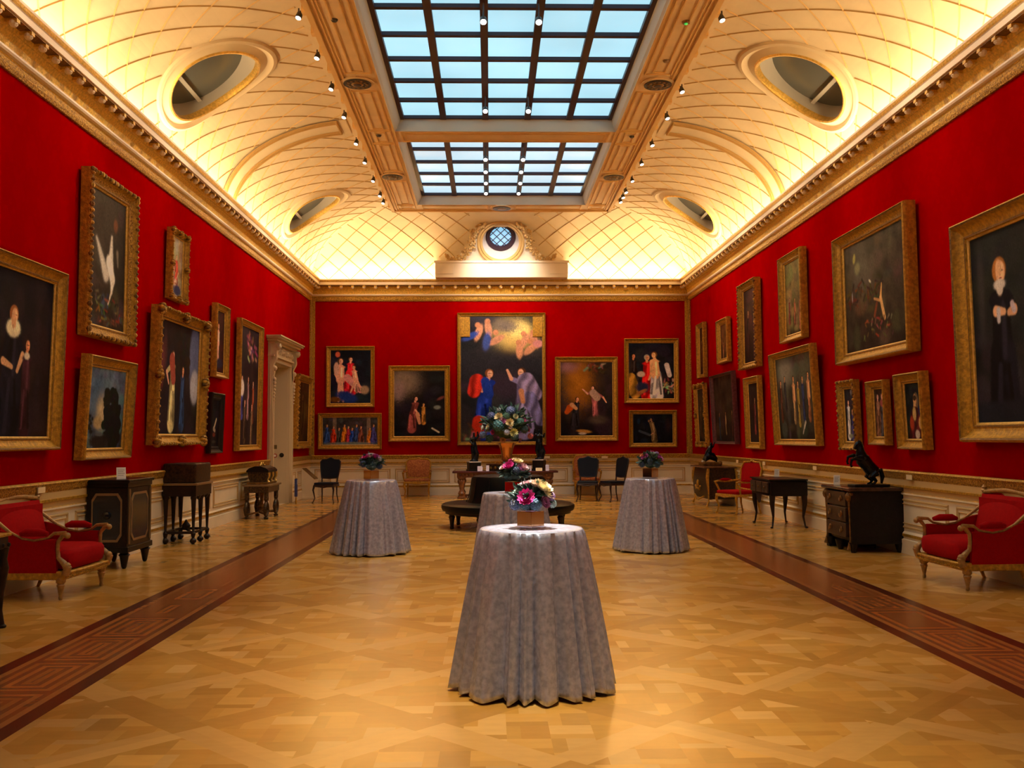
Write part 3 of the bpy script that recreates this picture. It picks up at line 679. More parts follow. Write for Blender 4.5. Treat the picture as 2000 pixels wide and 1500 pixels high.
table_flowers(.262, 6.33, hT, 1.0, 'square coppery mirrored vase on the nearest cocktail table', 'pink, ivory and blue flower arrangement on the nearest cocktail table', 1,
  [('r', -.03, -.115, .075, .043, PINK), ('d', .075, -.05, .135, .050, IV), ('d', .035, -.03, .150, .040, (.85, .62, .5)), ('d', .105, -.06, .10, .038, IV), ('h', -.10, -.06, .01, .045, BLU), ('h', .03, -.10, .03, .045, (.08, .16, .26)), ('h', -.04, -.085, .0, .045, (.05, .11, .16)), ('r', .085, -.09, .045, .032, MAU), ('h', .13, -.05, .08, .032, LIL), ('h', .14, -.04, .03, .030, (.3, .42, .40)), ('r', -.03, -.02, .155, .030, PALE), ('r', -.085, -.05, .115, .022, (.45, .6, .5)), ('h', -.07, .0, .11, .04, (.06, .14, .15)), ('r', -.11, -.08, .04, .02, WHT), ('h', .0, .08, .10, .05, BLU)])
table_flowers(.255, 10.36, hT-.006, 1.12, 'mirrored vase on the cocktail table behind the nearest one', 'pink and pale yellow flower arrangement on the table behind the nearest one', 20,
  [('r', -.05, -.09, .13, .042, PINK), ('d', .03, -.05, .17, .042, IV), ('r', .09, -.07, .12, .036, PALE), ('r', .06, -.09, .11, .034, (.7, .35, .6)), ('r', -.10, -.05, .12, .030, (.85, .6, .6)), ('h', .02, -.10, .09, .045, (.06, .10, .2)), ('r', -.02, -.02, .18, .026, PINK), ('h', -.07, -.07, .05, .04, TEAL), ('h', .11, .0, .05, .04, TEAL)])
table_flowers(-1.655, 13.66, hT, 1.22, 'mirrored vase on the left cocktail table', 'round magenta and white flower arrangement on the left cocktail table', 40,
  [('r', -.05, -.05, .135, .040, PINK), ('r', .05, -.05, .135, .040, (.6, .06, .35)), ('r', .0, -.03, .155, .034, WHT), ('r', -.01, -.06, .14, .030, PALE), ('h', .09, -.03, .11, .035, (.4, .4, .45)), ('h', -.08, -.08, .06, .045, (.04, .08, .18)), ('h', .03, -.10, .06, .045, (.03, .09, .14)), ('h', .10, -.05, .03, .04, (.04, .08, .2)), ('h', -.11, -.02, .10, .03, LIL)])
table_flowers(2.262, 13.72, hT, 1.25, 'mirrored vase on the right cocktail table', 'round purple and orange flower arrangement on the right cocktail table', 60,
  [('r', -.07, -.07, .11, .035, (.6, .10, .40)), ('r', .09, -.06, .10, .040, (.55, .08, .35)), ('r', .02, -.04, .145, .034, (.5, .6, .5)), ('r', -.09, -.04, .13, .026, (.8, .3, .15)), ('h', -.02, -.10, .06, .045, (.04, .10, .16)), ('h', .06, -.09, .03, .045, (.04, .12, .16)), ('h', -.10, -.05, .03, .04, (.05, .1, .2)), ('h', .07, -.02, .15, .03, LIL), ('r', .02, .0, .17, .02, PINK)])
# ================================================================= SEATING
def turned(b, x, y, z0, z1, r):                              # fluted tapering leg
    b.lathe([(r*.35, z0), (r*.55, z0+.02), (r*.42, z0+.04), (r*.85, z1-.09), (r*1.05, z1-.075), (r*.8, z1-.06), (r*1.15, z1-.045), (r*1.15, z1)], 12, (x, y, 0))
def bergere(label, loc, rot):
    t = thing('armchair', label, 'armchair', loc, rot, 'crimson gilded armchairs'); G = gold_ch; W, Dp = .50, .33     # half width, half depth
    for sx_ in (-1, 1):
        b = MB(); turned(b, sx_*(W-.04), -Dp+.03, 0, .22, .04); b.build('leg', gold_ch, t, True)
        b = MB(); b.tube([(sx_*(W-.07), Dp+.05, 0), (sx_*(W-.07), Dp-.0, .12), (sx_*(W-.07), Dp-.03, .24)], [.018, .024, .032], 8); b.build('leg', gold, t, True)
    b = MB()
    b.bbox(-W, W, -Dp-.02, Dp, .20, .285, .015)
    n = 18; b.tube([(-W+2*W*k/n, -Dp-.035-.03*sin(pi*k/n), .272) for k in range(n+1)], .016, 6)
    for k in range(26): b.ball((-W+.04+(2*W-.08)*k/25, -Dp-.05-.02*sin(pi*k/25), .235), .012, 6, 4)
    b.build('seat_frame', gold, t, True)
    # scrolling gilded arm supports and arm rails
    for sx_ in (-1, 1):
        x = sx_*(W-.02); b = MB()
        b.tube([(x, -Dp-.02, .25), (x, -Dp-.045, .32), (x, -Dp+.0, .37), (x, -Dp+.05, .42), (x, -Dp+.06, .50), (x, -Dp+.055, .58), (x, -Dp+.01, .64), (x, -Dp-.03, .65)], [.038, .040, .030, .022, .019, .019, .024, .028], 10)
        b.ball((x, -Dp-.035, .335), .042, 10, 6); b.ball((x, -Dp-.035, .64), .032, 10, 6)
        b.tube([(x, -Dp-.02, .665), (x, -Dp+.10, .66), (x, -Dp+.16, .615), (x, -Dp+.30, .59), (x, -Dp+.42, .61), (x, Dp-.12, .67), (sx_*(W-.035), Dp+.05, .80)], [.022, .017, .013, .012, .013, .016, .020], 8)
        b.build('arm_rail', G, t, True)
        b = MB(); b.tube([(x, -Dp+.16, .655), (x, -Dp+.24, .67), (x, -Dp+.38, .67), (x, -Dp+.44, .655)], [.022, .04, .04, .022], 10); b.build('arm_pad', redcloth, t, True)
        b = MB(); pr = [(-Dp+.06, .27), (Dp, .27), (Dp+.02, .70), (Dp-.12, .665), (-Dp+.42, .60), (-Dp+.30, .58), (-Dp+.16, .60), (-Dp+.08, .60)]; b.prism(pr, x-.02, x+.02, 'x'); b.build('side_panel', redcloth, t)
        b = MB(); b.tube([(sx_*(W-.03), Dp+.0, .24), (sx_*(W-.035), Dp+.03, .6), (sx_*(W-.05), Dp+.09, .96)], [.03, .026, .024], 10); b.lathe([(.02, .955), (.035, .975), (.02, .995), (.028, 1.01), (.008, 1.04)], 10, (sx_*(W-.05), Dp+.09, 0)); b.build('back_post', G, t, True)
    b = MB(); b.tube([(-W+.05, Dp+.09, .955), (-.2, Dp+.10, .985), (0, Dp+.10, .995), (.2, Dp+.10, .985), (W-.05, Dp+.09, .955)], [.024, .026, .03, .026, .024], 10); b.build('top_rail', G, t, True)
    b = MB(); b.grid(lambda u, v: (-W+.06+(2*W-.12)*u, Dp-.07+.13*v-.05*sin(pi*u)*sin(pi*v), .42+.52*v), 12, 10); b.grid(lambda u, v: (-W+.05+(2*W-.10)*u, Dp+.03+.07*v, .28+.68*v), 2, 2)
    b.box(-W+.06, W-.06, Dp+.02, Dp+.05, .30, .90); b.build('back_cushion', redcloth, t, True)
    b = MB()
    def cu(u, v):
        a = 2*pi*u; c, s_ = cos(a), sin(a); k = (abs(c)**8+abs(s_)**8)**(-.125); r = [0, .5, .8, .95, 1, 1, .97, .9][min(7, int(round(v*7)))]; z = [.50, .495, .485, .465, .43, .35, .30, .28][min(7, int(round(v*7)))]
        return ((W-.055)*c*k*r, -.02+(Dp-.01)*s_*k*r*(1.12 if s_ < 0 else 1), z+.012*cos(a*0))
    b.grid(cu, 40, 7, closed=True); b.build('seat_cushion', redcloth, t, True); return t
bergere('crimson upholstered gilt armchair against the right wall, cut by the right edge of the photo', (5.19, 10.47, 0), -pi/2+.04)
bergere('crimson upholstered gilt armchair against the left wall, half hidden by the dark table leg', (-4.56, 10.36, 0), pi/2-.04)
def fauteuil(name, label, loc, rot, cloth_, wood_, padc, W=.34, Dp=.29, hb=1.02, group=None, st=.45):
    t = thing(name, label, 'armchair', loc, rot, group)
    for sx_ in (-1, 1):
        b = MB(); b.tube([(sx_*(W-.03), -Dp+.02, 0), (sx_*(W-.05), -Dp+.05, .15), (sx_*(W-.02), -Dp+.01, .30), (sx_*(W-.03), -Dp+.03, .38)], [.016, .018, .03, .036], 8); b.ball((sx_*(W-.03), -Dp+.0, .02), .024, 8, 5); b.build('leg', wood_, t, True)
        b = MB(); b.tube([(sx_*(W-.06), Dp+.03, 0), (sx_*(W-.07), Dp-.02, .2), (sx_*(W-.07), Dp-.03, .38)], [.016, .02, .028], 8); b.build('leg', wood_, t, True)
        b = MB(); x = sx_*(W-.0); b.tube([(sx_*(W-.03), -Dp+.12, .40), (x, -Dp+.09, .50), (x+sx_*.01, -Dp+.04, .60), (x+sx_*.01, -Dp-.0, .645), (x, -Dp+.08, .665), (x, -Dp+.25, .65), (sx_*(W-.06), Dp-.02, .68)], [.022, .02, .022, .03, .022, .02, .022], 8); b.build('arm', wood_, t, True)
        b = MB(); b.tube([(x, -Dp+.12, .68), (x, -Dp+.2, .69), (x, -Dp+.34, .685), (x, -Dp+.42, .68)], [.015, .032, .032, .015], 8); b.build('arm_pad', cloth_, t, True)
    b = MB(); b.bbox(-W, W, -Dp, Dp, .36, .41, .015); b.tube([(-W+.02, -Dp, .38), (-W*.4, -Dp-.025, .365), (0, -Dp-.03, .345), (W*.4, -Dp-.025, .365), (W-.02, -Dp, .38)], .018, 8); b.build('seat_frame', wood_, t, True)
    b = MB(); b.bbox(-W+.02, W-.02, -Dp+.01, Dp-.03, .40, st+.03, .035); b.build('seat', cloth_, t, True)
    b = MB(); P_ = [(-W+.06, .50), (-W+.03, .75), (-W+.02, .92), (-W+.10, hb-.03), (-.06, hb-.02), (0, hb+.01), (.06, hb-.02), (W-.10, hb-.03), (W-.02, .92), (W-.03, .75), (W-.06, .50), (0, .48), (-W+.06, .50)]
    b.tube([(x, Dp-.03+(z-.48)*.16, z) for x, z in P_], .022, 8); b.ball((0, Dp+.05, hb), .03, 8, 5, rz=.025)
    for sx_ in (-1, 1): b.tube([(sx_*(W-.06), Dp-.03, .38), (sx_*(W-.06), Dp-.03, .52)], .022, 8)
    b.build('back_frame', wood_, t, True)
    b = MB(); pp = [(x*.95, z) for x, z in P_[:-1]]; c0 = (0, .75)
    b.add([(0, Dp-.03+.27*.16-.045, .75)]+[(x*.6, Dp-.03+(.75+(z-.75)*.6-.48)*.16-.04, .75+(z-.75)*.6) for x, z in pp]+[(x, Dp-.03+(z-.48)*.16, z) for x, z in pp], [(0, 1+(k+1) % 12, 1+k) for k in range(12)]+[(1+k, 1+(k+1) % 12, 13+(k+1) % 12, 13+k) for k in range(12)]); b.add([(x, Dp-.015+(z-.48)*.16, z) for x, z in pp], [tuple(range(12))]); b.build('back_cushion', cloth_, t, True)
    return t
fauteuil('armchair', 'open armed gilt armchair with orange tapestry on the back wall, left of the central table', (-1.98, 26.75, 0), 0, tapestry, gold, tapestry, .36, .30, 1.03, 'orange tapestry armchairs on the back wall')
fauteuil('armchair', 'gilt armchair with orange tapestry by the back wall, half hidden by a black chair', (2.66, 26.85, 0), 0, tapestry, gold, tapestry, .36, .30, 1.10, 'orange tapestry armchairs on the back wall')
fauteuil('armchair', 'gilded armchair with bright red seat and back against the right wall, between cabinet and bureau', (5.14, 20.15, 0), -1.18, redcloth, gold, redcloth, .36, .31, 1.08)
def side_chair(label, loc, rot):
    t = thing('side_chair', label, 'chair', loc, rot, 'black upholstered side chairs by the back wall'); W, Dp, wd = .26, .23, mat('blackish wood', (.03, .014, .014), .3) if not bpy.data.materials.get('blackish wood') else bpy.data.materials['blackish wood']
    for sx_ in (-1, 1):
        b = MB(); b.tube([(sx_*(W+.01), -Dp-.01, 0), (sx_*(W-.03), -Dp+.04, .12), (sx_*(W-.0), -Dp+.0, .32), (sx_*(W-.02), -Dp+.02, .42)], [.016, .014, .024, .03], 8); b.ball((sx_*(W+.01), -Dp-.02, .015), .02, 6, 4); b.build('leg', wd, t, True)
        b = MB(); b.tube([(sx_*(W-.05), Dp+.05, 0), (sx_*(W-.07), Dp-.0, .2), (sx_*(W-.07), Dp-.01, .45)], [.015, .016, .022], 8); b.build('leg', wd, t, True)
    b = MB(); b.bbox(-W, W, -Dp, Dp, .40, .45, .015); b.tube([(-W+.02, -Dp-.0, .41), (-.1, -Dp-.02, .40), (0, -Dp-.025, .38), (.1, -Dp-.02, .40), (W-.02, -Dp, .41)], .015, 6); b.build('seat_frame', wd, t, True)
    b = MB(); b.bbox(-W+.01, W-.01, -Dp+.01, Dp-.01, .44, .50, .025); b.build('seat', navy, t, True)
    P_ = [(-W+.05, .60), (-W+.01, .85), (-W+.0, 1.0), (-W+.04, 1.05), (-.1, 1.06), (0, 1.10), (.1, 1.06), (W-.04, 1.05), (W, 1.0), (W-.01, .85), (W-.05, .60), (0, .59), (-W+.05, .60)]
    b = MB(); yy = lambda z: Dp-.01+(z-.45)*.17
    b.tube([(x, yy(z), z) for x, z in P_], .018, 8)
    for sx_ in (-1, 1): b.tube([(sx_*(W-.07), yy(.42), .42), (sx_*(W-.06), yy(.62), .62)], .018, 8)
    b.build('back_frame', wd, t, True)
    b = MB(); b.prism([(x, z) for x, z in P_[:-1]], 0, .03, 'y'); b.v = [(x, y-.015+yy(z), z) for x, y, z in b.v]; b.build('back_cushion', navy, t); return t
side_chair('black side chair standing alone left of the left tablecloth, by the lectern', (-4.06, 24.35, 0), -.17)
side_chair('black side chair directly in front of the right orange armchair', (2.44, 24.35, 0), -.15)
side_chair('black side chair turned sideways beside the right tablecloth', (3.05, 24.25, 0), -1.12)
# round black leather ottoman with a central back drum
o = thing('ottoman', 'large round black leather ottoman with a raised central back', 'ottoman', (.32, 17.45, 0)); 
MB().lathe([(1.10, .30), (1.17, .31), (1.19, .36), (1.18, .41), (1.13, .435), (.9, .45), (.5, .455)], 72).build('seat', leather, o, True)
MB().lathe([(1.06, .25), (1.12, .26), (1.12, .31), (1.06, .31)], 60).build('seat_rail', darkwood, o, True)
b = MB(); b.lathe([(.74, .44), (.70, .50), (.66, .70), (.645, .86), (.62, .905), (.55, .92), (.1, .93)], 60); b.build('backrest', leather, o, True)
b = MB()
for k in range(12): a = 2*pi*k/12; b.tube([(cos(a)*(.745-.04*0), sin(a)*.745, .45), (cos(a)*.70, sin(a)*.70, .55), (cos(a)*.66, sin(a)*.66, .75), (cos(a)*.64, sin(a)*.64, .88)], .008, 6)
b.build('piping', black_lac, o, True)
for k in range(8):
    a = 2*pi*(k+.36)/8; b = MB(); b.lathe([(.03, 0), (.04, .02), (.032, .05), (.045, .16), (.06, .21), (.045, .23), (.06, .26)], 12, (1.03*cos(a), 1.03*sin(a), 0)); b.build('leg', darkwood, o, True)
# ================================================================= CENTRAL TABLE AND WHAT STANDS ON IT
CT = thing('centre_table', 'long carved reddish brown table in front of the central altarpiece', 'table', (.40, 25.85, 0)); TW = 1.38
MB().bbox(-TW, TW, -.42, .42, .665, .715, .012).build('tabletop', mat('dark red tabletop', (.09, .02, .02), .22, 0, .3, 8), CT, True)
b = MB(); b.box(-TW+.12, TW-.12, -.36, .36, .55, .665); 
for k in range(30): b.ball((-TW+.2+(2*TW-.4)*k/29, -.365, .61), .025, 6, 4, rz=.035)
b.build('apron', brownwood, CT)
for sx_ in (-1, 1):
    for sy in (-1, 1):
        b = MB(); x, y = sx_*(TW-.24), sy*.28
        b.lathe([(.12, 0), (.12, .04), (.07, .07), (.10, .14), (.055, .22), (.075, .34), (.095, .42), (.07, .48), (.11, .52), (.11, .56)], 14, (x, y, 0)); 
        for k in range(8): a = 2*pi*k/8; b.ball((x+.08*cos(a), y+.08*sin(a), .44), .03, 6, 4, rz=.06)
        b.build('leg', brownwood, CT, True)
b = MB(); b.bbox(-TW+.24, TW-.24, -.05, .05, .05, .10, .01); b.build('stretcher', brownwood, CT)
zt = .716
ch = thing('coffer', 'low brown and gilt coffer in the middle of the central table', 'coffer', (.52, 26.05, zt))
MB().bbox(-.58, .58, -.14, .14, .0, .14, .01).build('body', boulle, ch); MB().bbox(-.62, .62, -.16, .16, .14, .175, .01).build('lid', brownwood, ch)
b = MB()
for k in range(9): b.ball((-.5+k*.125, -.15, .07), .03, 8, 5, ry=.015, rz=.04); b.ball((-.5+k*.125, -.02, .20), .02, 6, 4)
b.build('mount', gold_br, ch, True)
# tall copper vase with the big arrangement
vz = thing('vase', 'tall flared copper vase in the centre of the long table', 'vase', (.44, 25.55, zt)); copper = mat('polished copper', (.62, .30, .12), .22, .9)
MB().lathe([(.13, 0), (.13, .03), (.09, .05), (.05, .09), (.10, .16), (.15, .21), (.10, .26), (.14, .29), (.14, .31)], 24).build('carved_stand', brownwood, vz, True)
b = MB(); b.grid(lambda u, v: ((.13+.11*v**2.2+.006*cos(16*pi*u))*cos(2*pi*u), (.13+.11*v**2.2+.006*cos(16*pi*u))*sin(2*pi*u), .31+.42*v), 64, 12, closed=True); b.lathe([(.12, .31), (.20, .70)], 24); b.build('body', copper, vz, True)
bq = thing('flower_arrangement', 'very large round bouquet of hydrangeas and roses in the tall copper vase', 'flowers', (.44, 25.55, zt+.73))
foliage((0, 0, .46), .64, 420, LEAF+[(.03, .10, .09)], bq, 5, .82, .16)
q = random.Random(11)
for k, (x, z, r, kind, c) in enumerate([(-.40, .70, .12, 'h', (.10, .13, .32)), (.10, .83, .14, 'h', (.12, .18, .38)), (-.22, .45, .17, 'h', (.05, .17, .20)), (.20, .18, .12, 'h', (.05, .13, .18)), (-.20, .66, .09, 'r', IV), (-.10, .58, .07, 'r', (.6, .2, .5)), (.07, .52, .085, 'r', IV), (.42, .60, .06, 'r', (.6, .05, .25)), (.17, .27, .085, 'r', (.8, .78, .35)), (-.47, .42, .06, 'r', IV), (-.62, .40, .06, 'r', WHT), (-.62, .22, .11, 'h', (.12, .18, .35)), (-.36, .28, .05, 'r', (.5, .04, .2)), (.0, .28, .09, 'h', (.45, .5, .7)), (.55, .35, .06, 'r', (.5, .08, .25)), (.62, .18, .09, 'h', (.5, .15, .2)), (.35, .55, .11, 'h', (.06, .18, .16)), (-.2, .86, .07, 'h', (.4, .45, .5)), (-.10, .08, .06, 'r', (.6, .3, .15)), (.33, .07, .05, 'r', (.45, .2, .45)), (.40, .66, .05, 'r', WHT), (.22, .68, .06, 'r', (.75, .75, .5)), (.45, .35, .12, 'h', (.03, .08, .09)), (-.45, .12, .12, 'h', (.04, .12, .12)), (-.02, .68, .12, 'h', (.04, .12, .08)), (.08, .42, .05, 'r', (.8, .75, .8))]):
    R_ = .62; yy = -sqrt(max(.02, R_*R_-x*x-((z-.46)/.82)**2*1.0))*.95
    if kind == 'h': hydrangea((x, yy, z), r, c, bq, k)
    else: rose((x, yy, z), r, c, (x, yy, (z-.46)*.6+.1), bq)
def human(b, M0, pose, fat=1.55):                            # small bronze figure from tapering limbs
    b.M = M0; T_ = lambda p, r, n, fl=1.0: b.tube(p, [v*fat for v in r], n, fl)
    T_([(0, 0, .50), (0, 0, .56), (.0, 0, .66), (0, 0, .76), (0, 0, .82)], [.075, .078, .058, .085, .05], 12, .75); T_([(0, 0, .80), (0, 0, .88)], [.03, .027], 8); b.ball((0, -.005, .925), .042, 10, 7, rz=.055)
    for sx_, (k, f), (e, h_) in pose:
        T_([(sx_*.045, 0, .52), k, f], [.05, .035, .02], 8); T_([f, (f[0], f[1]-.07, f[2]-.005)], [.02, .015], 6)
        T_([(sx_*.085, 0, .79), e, h_], [.03, .023, .015], 8); b.ball(h_, .02, 6, 4)
def remesh(o, v=.008):
    m_ = o.modifiers.new('skin', 'REMESH'); m_.mode = 'VOXEL'; m_.voxel_size = v; m_.use_smooth_shade = True
def statuette(label, loc, rot, sc, pose, ped, plabel):
    p = thing('pedestal', plabel, 'pedestal', loc, rot, 'black pedestals on the central table'); w, h_ = ped
    MB().bbox(-w, w, -w*.8, w*.8, .035, h_-.03, .006).build('block', black_lac, p); MB().bbox(-w-.02, w+.02, -w*.8-.02, w*.8+.02, 0, .04, .006).build('plinth', black_lac, p); MB().bbox(-w-.012, w+.012, -w*.8-.012, w*.8+.012, h_-.03, h_, .005).build('cap', mat('marble cap', (.45, .40, .36), .25) if sc > 1 else black_lac, p)
    t = thing('statuette', label, 'sculpture', (loc[0], loc[1], loc[2]+h_), rot, 'bronze statuettes on the central table')
    b = MB(); human(b, Matrix.Scale(sc*.62, 4), pose); b.M = Matrix(); b.lathe([(.12, 0), (.11, .03), (.08, .04)], 16); b.tube([(.03, .03, .03), (.06, .05, .2), (.03, .04, .34)], [.09, .10, .07], 10)
    o = b.build('figure', bronze, t, True); remesh(o, .007)
statuette('dark bronze standing statuette with drapery on the left pedestal of the central table', (-.42, 25.68, zt), .3, 1.25, [(-1, ((-.05, -.03, .27), (-.05, .0, .05)), ((-.15, -.03, .68), (-.10, -.10, .60))), (1, ((.07, -.06, .28), (.06, .02, .05)), ((.15, -.02, .85), (.12, -.03, 1.0)))], (.155, .25), 'black stepped pedestal under the left statuette on the central table')
statuette('dark bronze statuette with a raised arm on the right pedestal of the central table', (1.30, 25.68, zt), -.4, 1.3, [(-1, ((-.07, -.05, .28), (-.05, .03, .05)), ((-.16, -.02, .84), (-.13, -.05, .98))), (1, ((.05, -.02, .27), (.05, .0, .05)), ((.17, -.04, .72), (.22, -.08, .84)))], (.15, .30), 'black pedestal under the right statuette on the central table')
def card(label, loc, w, h, m_, rot=0, lean=12, group='information cards'):
    b = MB(); b.box(-w/2, w/2, -.004, .004, 0, h); b.m = 1
    for k in range(4): b.box(-w*.36, w*(.36-.12*(k % 2)), -.0055, -.004, h*(.76-.15*k), h*(.80-.15*k))
    o = b.build('information_card', [m_, mat('grey print', (.35, .33, .32), .7) if 'grey print' not in bpy.data.materials else bpy.data.materials['grey print']], None, False, loc, rot); o.rotation_euler = (rad(-lean), 0, rot); return tag(o, label, 'card', group)
lilac = mat('lilac white card', (.62, .52, .66), .6)
card('pale lilac card leaning at the left pedestal of the central table', (-.26, 25.46, zt), .13, .13, lilac); card('narrow pale card left of the copper vase on the central table', (-.06, 25.48, zt), .08, .15, lilac); card('pale lilac card just left of the right pedestal on the central table', (1.03, 25.47, zt), .10, .14, lilac); card('bright cream card in front of the right pedestal on the central table', (1.28, 25.45, zt), .17, .08, whitec); card('pale card at the right end of the central table', (1.50, 25.50, zt), .09, .16, lilac)
# ================================================================= CASE FURNITURE, LEFT WALL
# boulle cabinet
c = thing('cabinet', 'dark inlaid cabinet on tapering feet beside the left red armchair', 'cabinet', (-4.72, 12.58, 0), pi/2)
W, Dp = .42, .25
b = MB(); b.bbox(-W, W, -Dp, Dp, .24, 1.0, .01); b.build('body', mat('ebony with dim inlay', (.018, .012, .009), .3, .1, .6, 40, col2=(.006, .005, .005), spec=.3), c)
b = MB(); b.bbox(-W-.03, W+.03, -Dp-.03, Dp+.02, 1.055, 1.095, .01); b.bbox(-W-.01, W+.01, -Dp-.01, Dp, 1.0, 1.06, .008); b.build('top', black_lac, c)
b = MB(); b.bbox(-W-.02, W+.02, -Dp-.02, Dp+.01, .20, .27, .008); b.build('plinth', black_lac, c)
oct_ = lambda a, b2, k: [(-a+k, -b2), (a-k, -b2), (a, -b2+k), (a, b2-k), (a-k, b2), (-a+k, b2), (-a, b2-k), (-a, -b2+k)]
brass_in = mat('dull brass inlay line', (.30, .20, .10), .4, .4)
b = MB()
o1, o2 = oct_(.30, .30, .08), oct_(.27, .27, .075); n = 8
for side in range(2):
    if side: f = lambda p, d: (-W-d, p[0]*.62, .63+p[1])
    else: f = lambda p, d: (p[0], -Dp-d, .63+p[1])
    b.add([f(p, .008) for p in o1]+[f(p, .008) for p in o2]+[f(p, 0) for p in o1], [(k, (k+1) % n, n+(k+1) % n, n+k) for k in range(n)]+[(k, (k+1) % n, 2*n+(k+1) % n, 2*n+k) for k in range(n)])
    for sx_ in (-1, 1): x = sx_*.37; p0 = f((x, 0), .006); b.box(*(sorted((p0[0]-.012, p0[0]+.012))), *(sorted((p0[1]-.012, p0[1]+.012))), .30, .98) if not side else None
b.build('inlay_frame', brass_in, c)
b = MB(); b.add([(-W-.006, p[0]*.62, .63+p[1]) for p in o2], [tuple(range(8))]); b.add([(p[0], -Dp-.006, .63+p[1]) for p in o2], [tuple(range(8))]); b.ball((-W-.008, 0, .66), .05, 8, 5, ry=.06); b.build('door_panel', mat('deep blue black panel', (.008, .012, .02), .15), c)
for sx_ in (-1, 1):
    for sy in (-1, 1): b = MB(); b.lathe([(.018, 0), (.03, .02), (.055, .15), (.07, .17), (.05, .19), (.06, .21)], 12, (sx_*(W-.06), sy*(Dp-.05), 0)); b.build('leg', black_lac, c, True)
card('white printed card standing on the inlaid cabinet', (-4.62, 12.35, 1.096), .11, .15, white, .5, 15)
# casket cabinet on stand
c = thing('cabinet', 'dark marquetry chest on a tall legged stand, against the left wall', 'cabinet', (-4.74, 15.38, 0), pi/2); W, Dp = .40, .26
marq = mat('dark marquetry', (.06, .028, .012), .35, 0, .85, 26, col2=(.010, .007, .006), spec=.3)
b = MB(); b.bbox(-W, W, -Dp, Dp-.02, .92, 1.22, .03); b.build('chest', marq, c, True); b = MB(); b.bbox(-W-.03, W+.03, -Dp-.03, Dp, .885, .92, .008); b.build('stand_top', brass_in, c)
b = MB(); b.bbox(-W-.01, W+.01, -Dp-.01, Dp-.01, .72, .885, .006)
for sx_ in (-1, 0, 1): b.lathe([(.005, .66), (.03, .69), (.05, .73)], 10, (sx_*.2, -Dp+.02, 0))
b.build('apron', darkwood, c)
for sx_ in (-1, 0, 1):
    for sy in (-1, 1):
        b = MB(); b.lathe([(.02, 0), (.05, .03), (.05, .06), (.02, .09), (.03, .12), (.04, .16), (.018, .19), (.038, .66), (.05, .70), (.035, .73)], 12, (sx_*(W-.04), sy*(Dp-.05)-.01, 0)); b.build('leg', darkwood, c, True)
b = MB(); b.bbox(-W+.02, W-.02, -Dp+.03, -Dp+.07, .15, .19, .006); b.bbox(-W+.02, W-.02, Dp-.08, Dp-.04, .15, .19, .006); b.bbox(-W+.02, -W+.07, -Dp+.04, Dp-.05, .15, .19, .006); b.bbox(W-.07, W-.02, -Dp+.04, Dp-.05, .15, .19, .006); b.tube([(-W+.04, -Dp+.05, .17), (0, 0, .19), (W-.04, Dp-.06, .17)], .018, 6); b.lathe([(.05, .18), (.07, .25), (.03, .30), (.01, .34)], 12); b.build('stretcher', darkwood, c)
# casket on scrolled table
c = thing('side_table', 'small table with bulging scrolled legs near the doorway', 'table', (-4.63, 19.95, 0), pi/2); W, Dp = .52, .26
b = MB(); b.bbox(-W-.02, W+.02, -Dp-.02, Dp, .645, .68, .008); b.build('tabletop', brass_in, c); b = MB(); b.bbox(-W+.02, W-.02, -Dp+.02, Dp-.02, .52, .645, .006); b.build('apron', boulle, c)
for sx_ in (-1, 1):
    for sy in (-1, 1):
        for q_ in (0,):
            x, y = sx_*(W-.08), sy*(Dp-.07); b = MB(); b.lathe([(.035, 0), (.05, .015), (.045, .035), (.02, .05)], 12, (x, y, 0))
            for dx in (-1, 1): b.tube([(x, y, .05), (x+dx*.09, y, .10), (x+dx*.125, y, .19), (x+dx*.09, y, .28), (x+dx*.02, y, .34), (x+dx*.05, y, .39), (x+dx*.03, y, .44), (x, y, .53)], [.025, .032, .038, .036, .026, .034, .038, .045], 8)
            b.build('leg', boulle, c, True)
b = MB(); b.tube([(-W+.1, -Dp+.08, .09), (-.2, 0, .12), (0, 0, .16), (.2, 0, .12), (W-.1, Dp-.08, .09)], .02, 8); b.tube([(-W+.1, Dp-.08, .09), (-.2, 0, .12), (0, 0, .16), (.2, 0, .12), (W-.1, -Dp+.08, .09)], .02, 8); b.lathe([(.04, .14), (.07, .22), (.03, .28), (.045, .50)], 12); b.build('stretcher', gold_dk, c, True)
k = thing('casket', 'sarcophagus shaped brass and ebony casket on the scrolled table', 'casket', (-4.63, 19.95, .681), pi/2)
b = MB(); b.bbox(-.46, .46, -.20, .20, 0, .045, .008); b.build('base', gold_dk, k)
b = MB(); pr = [(-.15, .045), (.15, .045), (.19, .13), (.20, .24), (-.20, .24), (-.19, .13)]; b.prism(pr, -.36, .36, 'x'); b.build('body', boulle, k)
b = MB(); pr = [(-.22, .24), (.22, .24), (.22, .275), (.17, .32), (.06, .36), (-.06, .36), (-.17, .32), (-.22, .275)]; b.prism(pr, -.40, .40, 'x'); b.build('lid', black_lac, k)
b = MB()
for sx_ in (-1, 0, 1): b.tube([(sx_*.33, -.215, .235), (sx_*.33, -.225, .16), (sx_*.33, -.19, .09), (sx_*.33, -.21, .045)], [.03, .018, .014, .03], 8); b.ball((sx_*.2, 0, .372), .02, 8, 5)
b.tube([(-.15, 0, .37), (-.08, 0, .42), (0, 0, .40), (.08, 0, .42), (.15, 0, .37)], .016, 8); b.build('gilt_mount', gold_br, k, True)
